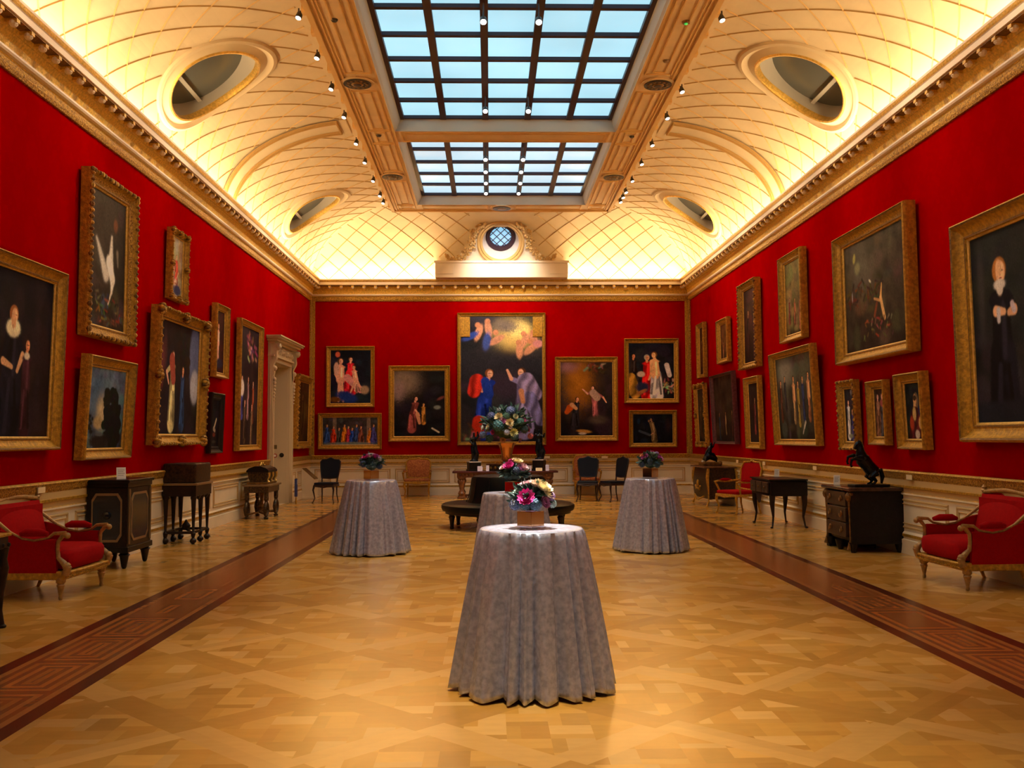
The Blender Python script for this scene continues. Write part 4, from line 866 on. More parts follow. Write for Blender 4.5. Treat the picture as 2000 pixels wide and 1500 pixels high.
# dark carved console table at the left edge, its far corner in view
c = thing('console_table', 'dark carved console table with gilt edge, cut by the left edge of the photo', 'table', (-4.53, 7.72, 0), pi/2); W, Dp = .80, .42
MB().bbox(-W, W, -Dp, Dp, .775, .80, .008).build('tabletop', gold, c); b = MB(); b.bbox(-W+.02, W-.02, -Dp+.02, Dp-.02, .67, .775, .01)
for q_ in range(18): b.ball((-W+.05+q_*.09, -Dp+.02, .70), .02, 6, 4)
b.build('apron', darkwood, c, True)
for sx_ in (-1, 1):
    for sy in (-1, 1): x, y = sx_*(W-.05), sy*(Dp-.05); b = MB(); b.tube([(x, y-.0, 0), (x, y, .05), (x, y+.015, .15), (x, y+.01, .3), (x, y, .42), (x, y-.01, .5), (x, y, .58), (x, y, .68)], [.03, .022, .02, .026, .036, .042, .034, .05], 10); b.ball((x, y, .50), .045, 8, 6); b.ball((x, y, .60), .038, 8, 5); b.ball((x, y-.01, .015), .034, 8, 5, rz=.018); b.build('leg', darkwood, c, True)
# slanted lectern sign, blue board and wall call points
c = thing('lectern', 'white lectern with a slanted bronze text plate in the left corner', 'lectern', (-5.02+.20, 26.25, 0), pi/2)
b = MB(); b.box(-.28, .28, -.17, .17, 0, .50); b.add([(-.28, -.17, .50), (.28, -.17, .50), (.28, .17, .50), (-.28, .17, .50), (-.28, .17, .80), (.28, .17, .80)], [(0, 1, 5, 4), (0, 4, 3), (1, 2, 5), (2, 3, 4, 5)]); b.box(-.30, .30, -.19, .17, 0, .05); b.build('body', panelw, c)
b = MB(); b.add([(-.25, -.18, .515), (.25, -.18, .515), (.25, .16, .81), (-.25, .16, .81), (-.25, -.165, .50), (.25, -.165, .50), (.25, .17, .795), (-.25, .17, .795)], [(0, 1, 2, 3), (4, 5, 6, 7), (0, 1, 5, 4), (1, 2, 6, 5), (2, 3, 7, 6), (3, 0, 4, 7)]); b.build('text_plate', mat('bronze plate', (.22, .14, .05), .4, .4), c)
c = thing('folding_stool', 'narrow folding stool with a blue seat leaning by the doorway', 'stool', (-4.78, 24.2, 0), pi/2)
b = MB(); b.bbox(-.05, .05, -.03, .03, .16, .60, .01); b.build('seat', mat('blue canvas', (.03, .05, .22), .6), c); MB().tube([(-.04, -.02, 0), (-.02, 0, .2), (-.03, .0, .62)], .012, 6).build('leg', gold, c, True); MB().tube([(.04, .02, 0), (.02, 0, .2), (.03, 0, .62)], .012, 6).build('leg', gold, c, True); b = MB(); b.bbox(-.045, .045, -.034, -.03, .46, .58, .002); b.build('pale_patch', mat('pale blue', (.45, .48, .55), .6), c)
for (x, y, nm, lb_, m_) in ((537, 873, 'switch_plate', 'small brown square switch plate in the doorway, above the red ring', mat('bronze switch plate', (.16, .11, .05), .4)), (537, 890, 'call_point', 'small round pink and white call point in the doorway', mat('red call point', (.45, .10, .08), .5)), (550, 889, 'door_knob', 'round black fitting in the doorway, right of the call point', black_lac)):
    p = onY(x, y, DY1-.012); t = tag(MB().lathe([(.055, 0), (.055, .012)] if nm != 'switch_plate' else [(.07, 0), (.07, .012)], 24 if nm != 'switch_plate' else 4).build(nm, m_), lb_, {'switch_plate': 'switch', 'call_point': 'fire alarm', 'door_knob': 'knob'}[nm]); t.location = (p.x, DY1-.001, p.z); t.rotation_euler = (pi/2, pi/4 if nm == 'switch_plate' else 0, 0)
    if nm == 'call_point': MB().lathe([(.028, .012), (.028, .016)], 18).build('button', white, t)
    if nm == 'door_knob': MB().ball((0, 0, .03), .035, 12, 8).build('knob', black_lac, t, True)
# ================================================================= RIGHT WALL
def cab_leg(b, x, y, h, ox, oy, r=.03): b.tube([(x+ox*.06, y+oy*.06, 0), (x+ox*.03, y+oy*.03, .04), (x-ox*.015, y-oy*.015, h*.35), (x+ox*.03, y+oy*.03, h*.75), (x+ox*.02, y+oy*.02, h)], [r*.7, r*.45, r*.6, r*1.3, r*1.6], 8); b.ball((x+ox*.07, y+oy*.07, .015), r*.8, 8, 5, rz=.018)
c = thing('drawer_cabinet', 'massive dark chest of drawers with bombe front against the right wall, carrying the horse bronze', 'chest of drawers', (5.30, 13.72, 0), -pi/2); W, Dp = .50, .36
dkb = mat('blackened ebony', (.007, .006, .008), .34, 0, .5, 14, .2, 30, spec=.28)
b = MB(); b.grid(lambda u, v: ((W-.02)*(1-2*u), -Dp+.03-.05*sin(pi*u)-.03*sin(pi*v), .16+.66*v), 20, 12); b.box(-W+.02, W-.02, -Dp+.04, Dp, .14, .84); b.box(-W, -W+.10, -Dp-.02, Dp, .0, .84); b.box(W-.10, W, -Dp-.02, Dp, .12, .84); b.build('body', dkb, c)
b = MB(); b.bbox(-W-.05, W+.05, -Dp-.07, Dp, .84, .885, .012); b.build('top', mat('dark brown marble', (.10, .05, .035), .2, 0, .5, 8), c, True)
for q_ in range(3):
    z = .20+.215*q_; b = MB(); b.bbox(-W+.13, W-.13, -Dp-.055, -Dp+.0, z, z+.19, .008); d = b.build('drawer', mat('brown drawer front', (.05, .028, .02), .35, 0, .5, 18) if q_ == 0 else bpy.data.materials['brown drawer front'], c)
    for sx_ in (-.55, .55): b = MB(); b.ball((sx_*W*.8, -Dp-.062, z+.11), .035, 8, 5, ry=.012); b.tube([(sx_*W*.8-.05, -Dp-.065, z+.10), (sx_*W*.8, -Dp-.08, z+.06), (sx_*W*.8+.05, -Dp-.065, z+.10)], .008, 6); b.build('handle', gold_dk, d, True)
for sx_ in (-1, 1):
    b = MB(); x = sx_*(W-.05); b.ball((x, -Dp-.03, .76), .055, 8, 6, rz=.07); b.ball((x-.04, -Dp-.02, .80), .03, 6, 4); b.ball((x+.04, -Dp-.02, .80), .03, 6, 4); b.tube([(x, -Dp-.03, .72), (x, -Dp-.025, .45), (x, -Dp-.02, .18), (x, -Dp-.05, .04)], [.022, .012, .014, .03], 8); b.build('gilt_mount', gold_dk, c, True)
for x, y in ((-W+.06, -Dp+.02), (W-.06, -Dp+.02), (W-.06, Dp-.06), (0, -Dp+.0)): MB().lathe([(.03, 0), (.05, .05), (.07, .14)], 10, (x, y, 0)).build('foot', dkb, c, True)
hb = thing('horse_sculpture', 'black bronze rearing horse on the chest of drawers by the right wall', 'sculpture', (5.24, 13.50, .886), .12)
b = MB(); b.bbox(-.22, .30, -.11, .11, 0, .035, .01); b.build('base', black_lac, hb)
def horse(parent, sc=1, name='horse'):
    b = MB(); T_ = lambda p, r, n, fl=1.0: b.tube(p, [v*1.28 for v in r], n, fl); b.M = Matrix.Scale(sc, 4)
    T_([(.12, 0, .16), (.10, 0, .20), (.03, 0, .28), (-.04, 0, .36), (-.075, 0, .42)], [.05, .075, .068, .075, .05], 12)            # trunk rising to the left
    T_([(-.05, 0, .40), (-.07, 0, .47), (-.075, 0, .54), (-.10, 0, .57)], [.058, .045, .034, .028], 10); T_([(-.09, 0, .575), (-.125, 0, .545), (-.155, 0, .50)], [.032, .026, .016], 8)   # neck and head
    for s_ in (-1, 1): T_([(-.085, s_*.018, .595), (-.08, s_*.02, .625)], [.010, .003], 6)
    T_([(-.07, 0, .60), (-.045, 0, .53), (-.03, 0, .45)], [.012, .020, .015], 6)                                                          # mane
    for s_, dz in ((-1, 0), (1, .035)): T_([(-.07, s_*.045, .37), (-.15, s_*.05, .38+dz), (-.22, s_*.05, .36+dz), (-.235, s_*.05, .29+dz), (-.22, s_*.05, .265+dz)], [.034, .022, .016, .011, .014], 8)
    for s_ in (-1, 1): T_([(.11, s_*.045, .19), (.055, s_*.055, .13), (.115, s_*.055, .075), (.07, s_*.055, .03)], [.052, .036, .018, .015], 8); T_([(.07, s_*.055, .035), (.04, s_*.055, .028)], [.016, .016], 6)
    T_([(.15, 0, .20), (.21, 0, .22), (.235, 0, .13), (.22, 0, .04)], [.014, .026, .024, .012], 8)                                    # tail
    o = b.build(name, bronze, parent, True); remesh(o, .006*sc)
horse(hb, 1.05)
card('white printed card at the far end of the chest of drawers', (5.05, 14.12, .886), .09, .14, white, -.5, 12)
# dark bureau on cabriole legs
c = thing('bureau', 'dark lacquer bureau on high curved legs between the two cabinets of the right wall', 'desk', (5.18, 17.42, 0), -pi/2); W, Dp = .60, .33
b = MB(); b.bbox(-W, W, -Dp, Dp, .55, .82, .03); b.add([(-W+.02, -Dp, .56), (-.18, -Dp-.03, .56), (-.12, -Dp-.03, .44), (0, -Dp-.03, .40), (.12, -Dp-.03, .44), (.18, -Dp-.03, .56), (W-.02, -Dp, .56), (W-.02, -Dp-.0, .60), (-W+.02, -Dp, .60)], [tuple(range(9))]); b.build('body', dkb, c, True)
b = MB(); b.bbox(-W-.02, W+.02, -Dp-.02, Dp+.0, .82, .845, .008); b.build('top', black_lac, c)
for x in (-.38, 0, .38): b = MB(); b.bbox(x-.17, x+.17, -Dp-.035, -Dp+.0, .60, .79, .012); d = b.build('drawer', bpy.data.materials['brown drawer front'], c); b = MB(); b.ball((x, -Dp-.045, .70), .025, 8, 5, ry=.012); b.build('handle', gold_dk, d, True)
for sx_ in (-1, 1):
    for sy in (-1, 1): b = MB(); cab_leg(b, sx_*(W-.06), sy*(Dp-.06), .56, sx_*.5, sy*.5, .034); b.build('leg', darkwood, c, True)
card('pale cup shaped paper label standing on the bureau', (5.32, 18.0, .846), .09, .14, white, -.6, 8)
# far commode with gilt mounts
c = thing('commode', 'dark commode with curved gilt corner mounts nearest the far right corner', 'commode', (5.30, 22.85, 0), -pi/2); W, Dp = .72, .33
b = MB()
def comm(u, v):
    x = (W-.0)*(1-2*u); bul = .07*sin(pi*v*.9+.3); return (x*(1+.04*sin(pi*v)), -Dp-bul*(.5+.5*cos(x*2)), .17+.70*v)
b.grid(comm, 24, 12); b.box(-W, W, -Dp+.02, Dp, .16, .87); b.build('body', marq, c, True)
b = MB(); b.bbox(-W-.05, W+.05, -Dp-.10, Dp, .87, .905, .012); b.build('top', mat('rust brown marble', (.22, .10, .05), .22, 0, .5, 8), c, True)
for sx_ in (-1, 1):
    for sy in (-1, 1):
        b = MB(); x, y = sx_*W, sy*(Dp-.03)-(.03 if sy < 0 else 0); b.tube([(x+sx_*.04, y+sy*.05, 0), (x, y+sy*.0, .12), (x+sx_*.0, y, .35), (x+sx_*.04, y+sy*.03, .66), (x+sx_*.01, y, .86)], [.03, .018, .022, .042, .035], 8); b.build('corner_mount', gold, c, True)
b = MB(); b.ball((0, -Dp-.09, .50), .09, 10, 6, ry=.03); b.tube([(-.25, -Dp-.09, .45), (-.15, -Dp-.09, .36), (0, -Dp-.09, .40), (.15, -Dp-.09, .36), (.25, -Dp-.09, .45)], .02, 8); b.tube([(-.5, -Dp-.06, .22), (-.2, -Dp-.08, .16), (0, -Dp-.08, .12), (.2, -Dp-.08, .16), (.5, -Dp-.06, .22)], .02, 8); b.build('gilt_mount', gold, c, True)
g = thing('bronze_group', 'dark bronze figure group on a gilt base on the far commode', 'sculpture', (5.16, 22.75, .906), .25)
b = MB(); b.bbox(-.24, .24, -.13, .13, 0, .09, .02); b.ball((-.2, -.1, .06), .06, 8, 5); b.ball((.2, -.1, .06), .06, 8, 5); b.build('base', gold_dk, g, True)
b = MB(); b.M = Matrix.Translation((0, 0, .08)); b.tube([(-.16, 0, .05), (-.05, 0, .16), (.06, 0, .14), (.16, 0, .06)], [.05, .10, .09, .05], 10); b.tube([(0, 0, .14), (-.02, 0, .25), (.0, 0, .34), (.02, 0, .38)], [.075, .06, .055, .03], 10); b.ball((.03, 0, .425), .038, 8, 6, rz=.045); b.tube([(-.03, 0, .33), (-.10, -.02, .26), (-.15, -.03, .16)], [.028, .022, .015], 8); b.tube([(.03, 0, .33), (.09, 0, .38), (.12, 0, .47)], [.028, .022, .015], 8); b.tube([(0, 0, .16), (-.12, -.05, .12), (-.17, -.07, .0)], [.045, .035, .02], 8); b.tube([(0, 0, .16), (.13, -.04, .10), (.14, -.05, .0)], [.045, .035, .02], 8)
o_ = b.build('figure', bronze, g, True); remesh(o_, .009)
card('small pale card left of the bronze group on the far commode', (5.15, 23.45, .906), .09, .11, white, -.6, 10)
# small gilt label tablets on the dado rail
def tablet(i, px, py, side, lb_):
    if side == 'B': p = onY(px, py, D-.09); loc = (p.x, D-.072, p.z-.035); rot = 0
    else: X = XL+.09 if side == 'L' else XR-.09; p = onX(px, py, X); loc = ((XL+.072) if side == 'L' else (XR-.072), p.y, p.z-.035); rot = pi/2 if side == 'L' else -pi/2
    o = MB().bbox(-.085, .085, -.012, .0, 0, .065, .003).build('label_tablet', whitec, None, False, loc, rot); tag(o, lb_, 'label', 'cream label tablets on the dado rail')
for i, a_ in enumerate([(83, 957, 'L', 'cream label tablet on the dado rail above the left red armchair'), (1774, 932, 'R', 'cream label tablet on the dado rail below the headscarf portrait'), (1590, 914, 'R', 'cream label tablet on the dado rail just before the bureau card, under the crowded scene'), (1491, 905, 'R', 'cream label tablet on the dado rail behind the back of the middle red armchair'), (1439, 901, 'R', 'cream label tablet on the dado rail between the bronze group and middle red armchair'), (1181, 893, 'B', 'cream label tablet on the back dado rail between the two right black chairs'), (1068, 893, 'B', 'cream label tablet on the back dado rail beside the right statuette'), (727, 894, 'B', 'cream label tablet on the back dado rail behind the left bouquet')]): tablet(i, *a_)
# ================================================================= PICTURES
def lin(c): return [((v/255)/12.92 if v < 10 else (((v/255)+.055)/1.055)**2.4) for v in c]
canvas_m = mat('oil on canvas', (.5, .5, .5), .6, attr='paint', vary=.0, spec=.06)
class Art:
    def __init__(s, w, h, res, c0, c1, seed=1, noise=.18):
        s.a = w/h; s.n = max(10, int(h*res)); s.mw = max(8, int(w*res)); s.y, s.x = np.meshgrid(np.linspace(0, 1, s.n), np.linspace(0, s.a, s.mw), indexing='ij')
        r = np.random.RandomState(seed); s.nz = np.zeros_like(s.x)
        for k in range(26):
            f = r.uniform(2, 30); t = r.uniform(0, 2*pi); s.nz += np.sin(s.x*f*cos(t)*2+s.y*f*sin(t)*2+r.uniform(0, 6)+np.sin(s.x*f*.7+k)*1.2)/(1+f*.12)
        hf = r.uniform(-1, 1, s.x.shape)
        for _ in range(2): hf = (hf+np.roll(hf, 1, 0)+np.roll(hf, -1, 0)+np.roll(hf, 1, 1)*.6)/2.6
        s.hf = hf/np.abs(hf).max(); s.st = np.sin(s.x*90+s.y*50+6*s.hf)*.5+np.sin(s.x*40-s.y*95+5*s.hf)*.5
        s.nz /= np.abs(s.nz).max(); c0 = np.array(lin(c0)); c1 = np.array(lin(c1))
        s.c = (c0*(1-s.y[..., None])+c1*s.y[..., None])*(1+noise*2*s.nz[..., None])
        s.r = r; base = s.c.mean((0, 1))
        for k in range(46):
            f = r.uniform(.45, 2.6); hue = np.clip(base*f*(1+r.uniform(-.35, .35, 3)), 0, .35); u, v = r.uniform(0, 1, 2); ru, rv = r.uniform(.03, .14, 2)
            d = (np.sqrt(((s.x-u*s.a)/ru)**2+((s.y-v)/rv)**2)-1)*min(ru, rv); m = .6/(1+np.exp(np.clip(d/.04*4, -40, 40))); s.c = s.c*(1-m[..., None])+hue*m[..., None]
    def mix(s, d, rgb, soft, folds=0, fold_c=None, shade=0):
        soft *= .6 if soft < .07 else 1; d = d+s.hf*soft*.5; m = 1/(1+np.exp(np.clip(d/max(soft, 1e-3)*4, -40, 40))); col = np.array(lin(rgb))[None, None, :]*np.ones_like(s.c)
        if folds: col = col*(1+.55*np.sin(folds*(s.x*1.0+s.y*.25)*6.28+3*s.nz)[..., None])
        if shade: col = col*(1-shade*np.clip(s.y*1.0, 0, 1)[..., None])
        col = col*(1+.25*s.nz[..., None]); s.c = s.c*(1-m[..., None])+np.clip(col, 0, 1)*m[..., None]; return s
    def e(s, u, v, ru, rv, rgb, soft=.02, rot=0, folds=0):
        x = s.x-u*s.a; y = s.y-v; c, n = cos(rad(rot)), sin(rad(rot)); p = x*c+y*n; q = -x*n+y*c
        d = (np.sqrt((p/ru)**2+(q/rv)**2)-1)*min(ru, rv); return s.mix(d, rgb, soft, folds)
    def k(s, u0, v0, r0, u1, v1, r1, rgb, soft=.012, folds=0):
        x0, x1 = u0*s.a, u1*s.a; dx, dy = x1-x0, v1-v0; L = dx*dx+dy*dy+1e-9; t = np.clip(((s.x-x0)*dx+(s.y-v0)*dy)/L, 0, 1)
        d = np.sqrt((s.x-x0-t*dx)**2+(s.y-v0-t*dy)**2)-(r0+(r1-r0)*t); return s.mix(d, rgb, soft, folds)
    def fig(s, u, v, h, dress, skin=(190, 130, 95), hair=(60, 35, 20), lean=0, arm=None, arm2=None, wide=.17, head=None, bare=0, legs=None):
        a = s.a; L = lean*h/a; hr = h*.062
        top = v+h*.17; hip = v+h*.5
        s.k(u+L*.4, hip, h*wide*.75, u+L*.1, v+h*.97, h*wide*1.0, dress, h*.03, folds=2.2/h)
        s.k(u+L, top+h*.05, h*.085, u+L*.5, hip, h*.10, skin if bare else dress, h*.02, folds=0 if bare else 2/h)
        s.e(u+L, top+h*.03, h*.105, h*.035, skin if bare else dress, h*.02)
        li = tuple(min(255, c*1.35+14) for c in (skin if bare else dress)); dk = tuple(c*.5 for c in dress)
        s.k(u+L+.03*h/a, top+h*.06, h*.022, u+L*.5+.02*h/a, hip, h*.022, li, h*.03); s.k(u-.03*h/a, hip+h*.05, h*.02, u-.07*h/a, v+h*.93, h*.03, tuple(min(255, c*1.3+10) for c in dress), h*.02)
        s.k(u+.05*h/a, hip+h*.05, h*.015, u+.09*h/a, v+h*.93, h*.025, dk, h*.02); s.k(u-.12*h/a*(wide/.17), hip+h*.2, h*.012, u-.14*h/a*(wide/.17), v+h*.93, h*.016, dk, h*.02)
        s.e(u+L, v+h*.13, h*.03, h*.05, skin, h*.012)
        s.e(u+L*1.15, v+hr*.8, hr*1.08, hr*1.1, hair, h*.015); fx = u+L*1.15+(.012*h/a)*(1 if lean >= 0 else -1); s.e(fx, v+hr, hr*.72, hr*.95, skin, h*.012); s.e(fx+hr*.3/a, v+hr*.95, hr*.3, hr*.7, tuple(min(255, c*1.15) for c in skin), h*.01); s.e(fx, v+hr*.88, hr*.55, hr*.10, tuple(c*.6 for c in skin), h*.006); s.e(fx, v+hr*1.5, hr*.22, hr*.07, (140, 50, 45), h*.005)
        for ar in (arm, arm2):
            if ar: (eu, ev, hu, hv) = ar; sg = 1 if eu > u else -1; s.k(u+L+sg*h*.07/a, top+h*.03, h*.04, eu, ev, h*.035, dress if not bare else skin, h*.015); s.k(eu, ev, h*.03, hu, hv, h*.018, skin, h*.012)
        if legs: 
            for lu in legs: s.k(u+L*.3, hip, h*.06, lu, v+h, h*.025, skin, h*.012)
        return s
    def tree(s, u, v, r, rgb, seed=0, n=30):
        q = random.Random(seed)
        for _ in range(n): s.e(u+q.uniform(-r, r)/s.a, v+q.uniform(-r, r), r*q.uniform(.2, .45), r*q.uniform(.15, .35), tuple(c*q.uniform(.7, 1.3) for c in rgb), .02)
        return s
    def scatter(s, n, box, rgbs, r0, r1, seed=0):
        q = random.Random(seed)
        for _ in range(n*2):
            u, v, t = q.uniform(box[0], box[2]), q.uniform(box[1], box[3]), q.uniform(0, 6.28); L = q.uniform(r0, r1)*1.5; s.k(u, v, r0*.5, u+L*cos(t)/s.a, v+L*sin(t)*.7, r0*q.uniform(.1, .5), tuple(c*q.uniform(.6, 1.15) for c in q.choice(rgbs)), .02)
        return s
    def mesh(s, w, h, x0, z0, y, parent, lab=None):
        n, m = s.n, s.mw; k = np.empty((n, m, 3)); k[..., 0] = x0+s.x/s.a*w; k[..., 1] = y; k[..., 2] = z0+h-s.y*h
        me = bpy.data.meshes.new('canvas'); idx = np.arange(n*m).reshape(n, m)
        f = np.stack([idx[:-1, :-1], idx[1:, :-1], idx[1:, 1:], idx[:-1, 1:]], -1).reshape(-1, 4)
        me.vertices.add(n*m); me.vertices.foreach_set('co', k.reshape(-1)); me.loops.add(f.size); me.loops.foreach_set('vertex_index', f.reshape(-1).astype(np.int32))
        me.polygons.add(len(f)); me.polygons.foreach_set('loop_start', np.arange(0, f.size, 4, dtype=np.int32)); me.update(calc_edges=True); me.validate()
        ca = me.color_attributes.new('paint', 'FLOAT_COLOR', 'POINT'); cc = np.ones((n*m, 4)); cc[:, :3] = np.clip((s.c*(1+.35*s.hf+.12*s.st)[..., None]).reshape(-1, 3)*1.3, .0006, 1); ca.data.foreach_set('color', cc.reshape(-1))
        me.materials.append(canvas_m); o = bpy.data.objects.new('canvas', me); COL.objects.link(o); o.parent = parent; return o
PROF = [(0, 0), (0, .70), (.05, .92), (.13, 1), (.22, .93), (.28, .74), (.36, .60), (.55, .46), (.70, .40), (.76, .47), (.84, .46), (.88, .34), (.97, .28), (1, .12)]
black_fr = mat('black ripple frame', (.012, .010, .010), .35)
plum = mat('dark plum frame', (.17, .06, .07), .4, .2, .4, 20, .3, 60)
def frame_mesh(w, h, fw, dp, style, parent):
    b = MB(); C4 = [(-1, 0), (1, 0), (1, 1), (-1, 1)]
    def pt(ci, s_, d_):
        sx_, sz = C4[ci]; return (sx_*(w/2-s_), -d_, s_ if sz == 0 else h-s_)
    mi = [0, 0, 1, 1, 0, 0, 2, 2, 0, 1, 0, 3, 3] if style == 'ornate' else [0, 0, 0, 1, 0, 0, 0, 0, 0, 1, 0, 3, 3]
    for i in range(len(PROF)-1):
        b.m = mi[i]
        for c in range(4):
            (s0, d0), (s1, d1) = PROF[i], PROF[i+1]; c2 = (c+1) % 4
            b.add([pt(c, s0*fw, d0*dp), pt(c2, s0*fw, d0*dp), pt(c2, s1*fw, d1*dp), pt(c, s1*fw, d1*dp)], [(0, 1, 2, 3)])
    b.m = 0; b.add([(-w/2, 0, 0), (w/2, 0, 0), (w/2, 0, h), (-w/2, 0, h)], [(0, 1, 2, 3)])
    q = random.Random(int(w*1000))
    if style in ('ornate', 'rococo'):                        # carved leaves along the outer rail
        st = .075 if style == 'ornate' else .11; r = fw*.15
        for (L, fx) in ((w, lambda t: (-w/2+t, 0)), (w, lambda t: (-w/2+t, h)), (h, lambda t: (-w/2, t)), (h, lambda t: (w/2, t))):
            n = int(L/st)
            for k in range(n+1):
                x, z = fx(L*k/n); sx_ = -1 if x >= w/2-1e-4 else (1 if x <= -w/2+1e-4 else 0); sz = 1 if z <= 1e-4 else (-1 if z >= h-1e-4 else 0)
                b.m = (1 if style == 'ornate' else 2) if k % 2 else 0; jit = q.uniform(.6, 1.3)
                b.ball((x+sx_*fw*.12, -dp*.88, z+sz*fw*.12), r*jit*1.1, 6, 4, ry=dp*.25, rz=r*jit*1.1)
    if style == 'rococo':
        for sx_ in (-1, 0, 1):
            for sz in (0, .5, 1):
                if sx_ == 0 and sz == .5: continue
                cx_, cz = sx_*(w/2-fw*.35), sz*h+(fw*.35 if sz == 0 else (-fw*.35 if sz == 1 else 0))
                for k in range(9): a = 2*pi*k/9; b.m = k % 2; b.ball((cx_+cos(a)*fw*.38, -dp*.85, cz+sin(a)*fw*.38), fw*.19, 7, 5, ry=dp*.3)
                b.m = 2; b.ball((cx_, -dp*.95, cz), fw*.26, 8, 5, ry=dp*.3)
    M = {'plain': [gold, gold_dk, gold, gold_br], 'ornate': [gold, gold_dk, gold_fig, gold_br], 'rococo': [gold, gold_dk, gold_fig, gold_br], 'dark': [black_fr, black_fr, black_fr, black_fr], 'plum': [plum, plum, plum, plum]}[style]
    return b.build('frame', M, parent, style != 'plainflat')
def picture(label, w, h, loc, rot, tilt, fw, style, art, res, dp=.1, plate=False):
    t = thing('framed_painting', label, 'painting', loc, 0, 'framed paintings hung on the red walls'); t.rotation_euler = (rad(tilt), 0, rot); dp *= 1.15; fw *= .9
    frame_mesh(w, h, fw, dp, style, t)
    cw, ch = w-2*fw+.01, h-2*fw+.01; A = Art(cw, ch, res, *art[0]); art[1](A); A.mesh(cw, ch, -cw/2, fw-.005, -dp*.2, t)
    if plate: MB().box(-w*.19, w*.19, -dp*.62, -dp*.50, fw*.28, fw*.52).build('name_plate', gold_br, t)
    return t
def side_pic(side, near, far, label, fw, style, art, tilt=1.5, dp=.1, plate=False, wfix=None):
    # near/far: (x, top y, bottom y) in the photograph of the two upright edges of the frame
    X = XL+.16 if side == 'L' else XR-.16
    Yn = onX(near[0], near[1], X); Zb = []; Zt = []
    for (x, yt, yb) in (near, far): p = onX(x, yt, X); q = onX(x, yb, X); Zt.append(p.z); Zb.append(q.z)
    yn, yf = onX(near[0], near[1], XL+.03 if side == 'L' else XR-.03).y, onX(far[0], far[1], X).y; yf = min(yf, D-.03)
    if wfix: yn = yf-wfix
    h = sum(Zt)/2-sum(Zb)/2; w = yf-yn; zb = sum(Zb)/2
    if wfix: zb = Zb[1]; h = Zt[1]-Zb[1]
    loc = (XL+.02 if side == 'L' else XR-.02, (yn+yf)/2, zb); px = 1900/((yn+yf)/2)
    return picture(label, w, h, loc, pi/2 if side == 'L' else -pi/2, tilt, fw, style, art, px*1.0, dp, plate)
def back_pic(x0, y0, x1, y1, label, fw, style, art, tilt=.5, dp=.1, plate=False):
    a = onY(x0, y0, D-.12); b = onY(x1, y1, D-.12)
    return picture(label, b.x-a.x, a.z-b.z, ((a.x+b.x)/2, D-.02, b.z), 0, tilt, fw, style, art, 105, dp, plate)
SK = (205, 145, 110); PK = (215, 160, 140)
def a_L1(A): A.fig(.40, .22, .80, (18, 18, 30), (205, 160, 120), (150, 90, 50), arm=(.27, .55, .40, .58), arm2=(.55, .50, .48, .60), wide=.2).e(.40, .345, .085, .055, (225, 215, 180), .02).e(.40, .30, .03, .05, (205, 155, 115), .012).fig(.62, .40, .58, (52, 24, 34), (180, 120, 85), (40, 25, 20), wide=.11).e(.62, .50, .035, .022, (190, 180, 160), .012)
def a_L2(A): A.e(.5, .2, .25, .25, (62, 54, 46), .3).e(.72, .20, .04, .05, (115, 75, 52), .03).k(.22, .36, .012, .48, .60, .055, (190, 186, 178), .04).k(.62, .30, .012, .60, .52, .05, (215, 212, 205), .03).k(.56, .50, .055, .66, .62, .045, (232, 230, 222), .03).k(.66, .62, .04, .64, .72, .016, (225, 222, 210), .02).k(.64, .72, .014, .55, .82, .008, (205, 200, 185), .015).k(.78, .40, .02, .80, .50, .01, (130, 120, 105), .03).e(.42, .82, .035, .06, (60, 70, 95), .03).scatter(26, (.1, .74, .95, .97), [(120, 60, 35), (70, 75, 90), (130, 100, 60), (40, 30, 25), (90, 85, 60)], .02, .05, 3)
def a_L3(A): A.fig(.55, .30, .55, (180, 70, 55), (220, 165, 130), (110, 80, 45), arm=(.35, .55, .5, .62), arm2=(.7, .6, .6, .7)).e(.5, .78, .06, .1, (210, 180, 160), .03, 30).e(.65, .9, .2, .09, (50, 52, 95), .05).scatter(8, (.2, .5, .5, .8), [(200, 120, 100), (190, 90, 70)], .03, .06, 2)
def a_L4(A): A.e(.3, .35, .2, .25, (70, 95, 125), .1).e(.42, .55, .15, .18, (190, 175, 140), .12).e(.35, .68, .14, .08, (170, 150, 110), .06).tree(.66, .5, .22, (20, 26, 26), 4, 50).tree(.72, .72, .24, (16, 20, 22), 5, 50).tree(.12, .72, .12, (22, 28, 22), 7, 24).e(.4, .92, .3, .1, (30, 28, 28), .05).e(.4, .83, .12, .02, (80, 85, 90), .02)
def a_L5(A): A.e(.90, .28, .16, .32, (85, 95, 135), .06).e(.92, .55, .13, .16, (165, 170, 190), .05).tree(.62, .26, .17, (30, 24, 26), 3, 30).e(.2, .3, .05, .2, (70, 35, 40), .05).fig(.38, .26, .66, (175, 165, 120), PK, (90, 55, 40), arm=(.25, .45, .3, .55), wide=.14).k(.36, .34, .07, .40, .50, .06, (150, 70, 60)).fig(.62, .38, .55, (30, 52, 92), SK, (60, 40, 30), wide=.14).e(.15, .4, .05, .2, (90, 40, 45), .03)
def a_L6(A): A.fig(.45, .22, .62, (205, 145, 125), PK, (200, 120, 60), bare=1, legs=(.3, .5), arm=(.25, .45, .35, .6), wide=.08).e(.6, .85, .2, .08, (40, 35, 60), .04)
def a_L7(A): A.k(.5, .60, .035, .72, .42, .03, (185, 175, 150)).k(.45, .62, .05, .6, .66, .04, (150, 140, 125)).e(.5, .75, .1, .045, (110, 50, 40), .02).e(.5, .9, .15, .03, (60, 55, 50), .02)
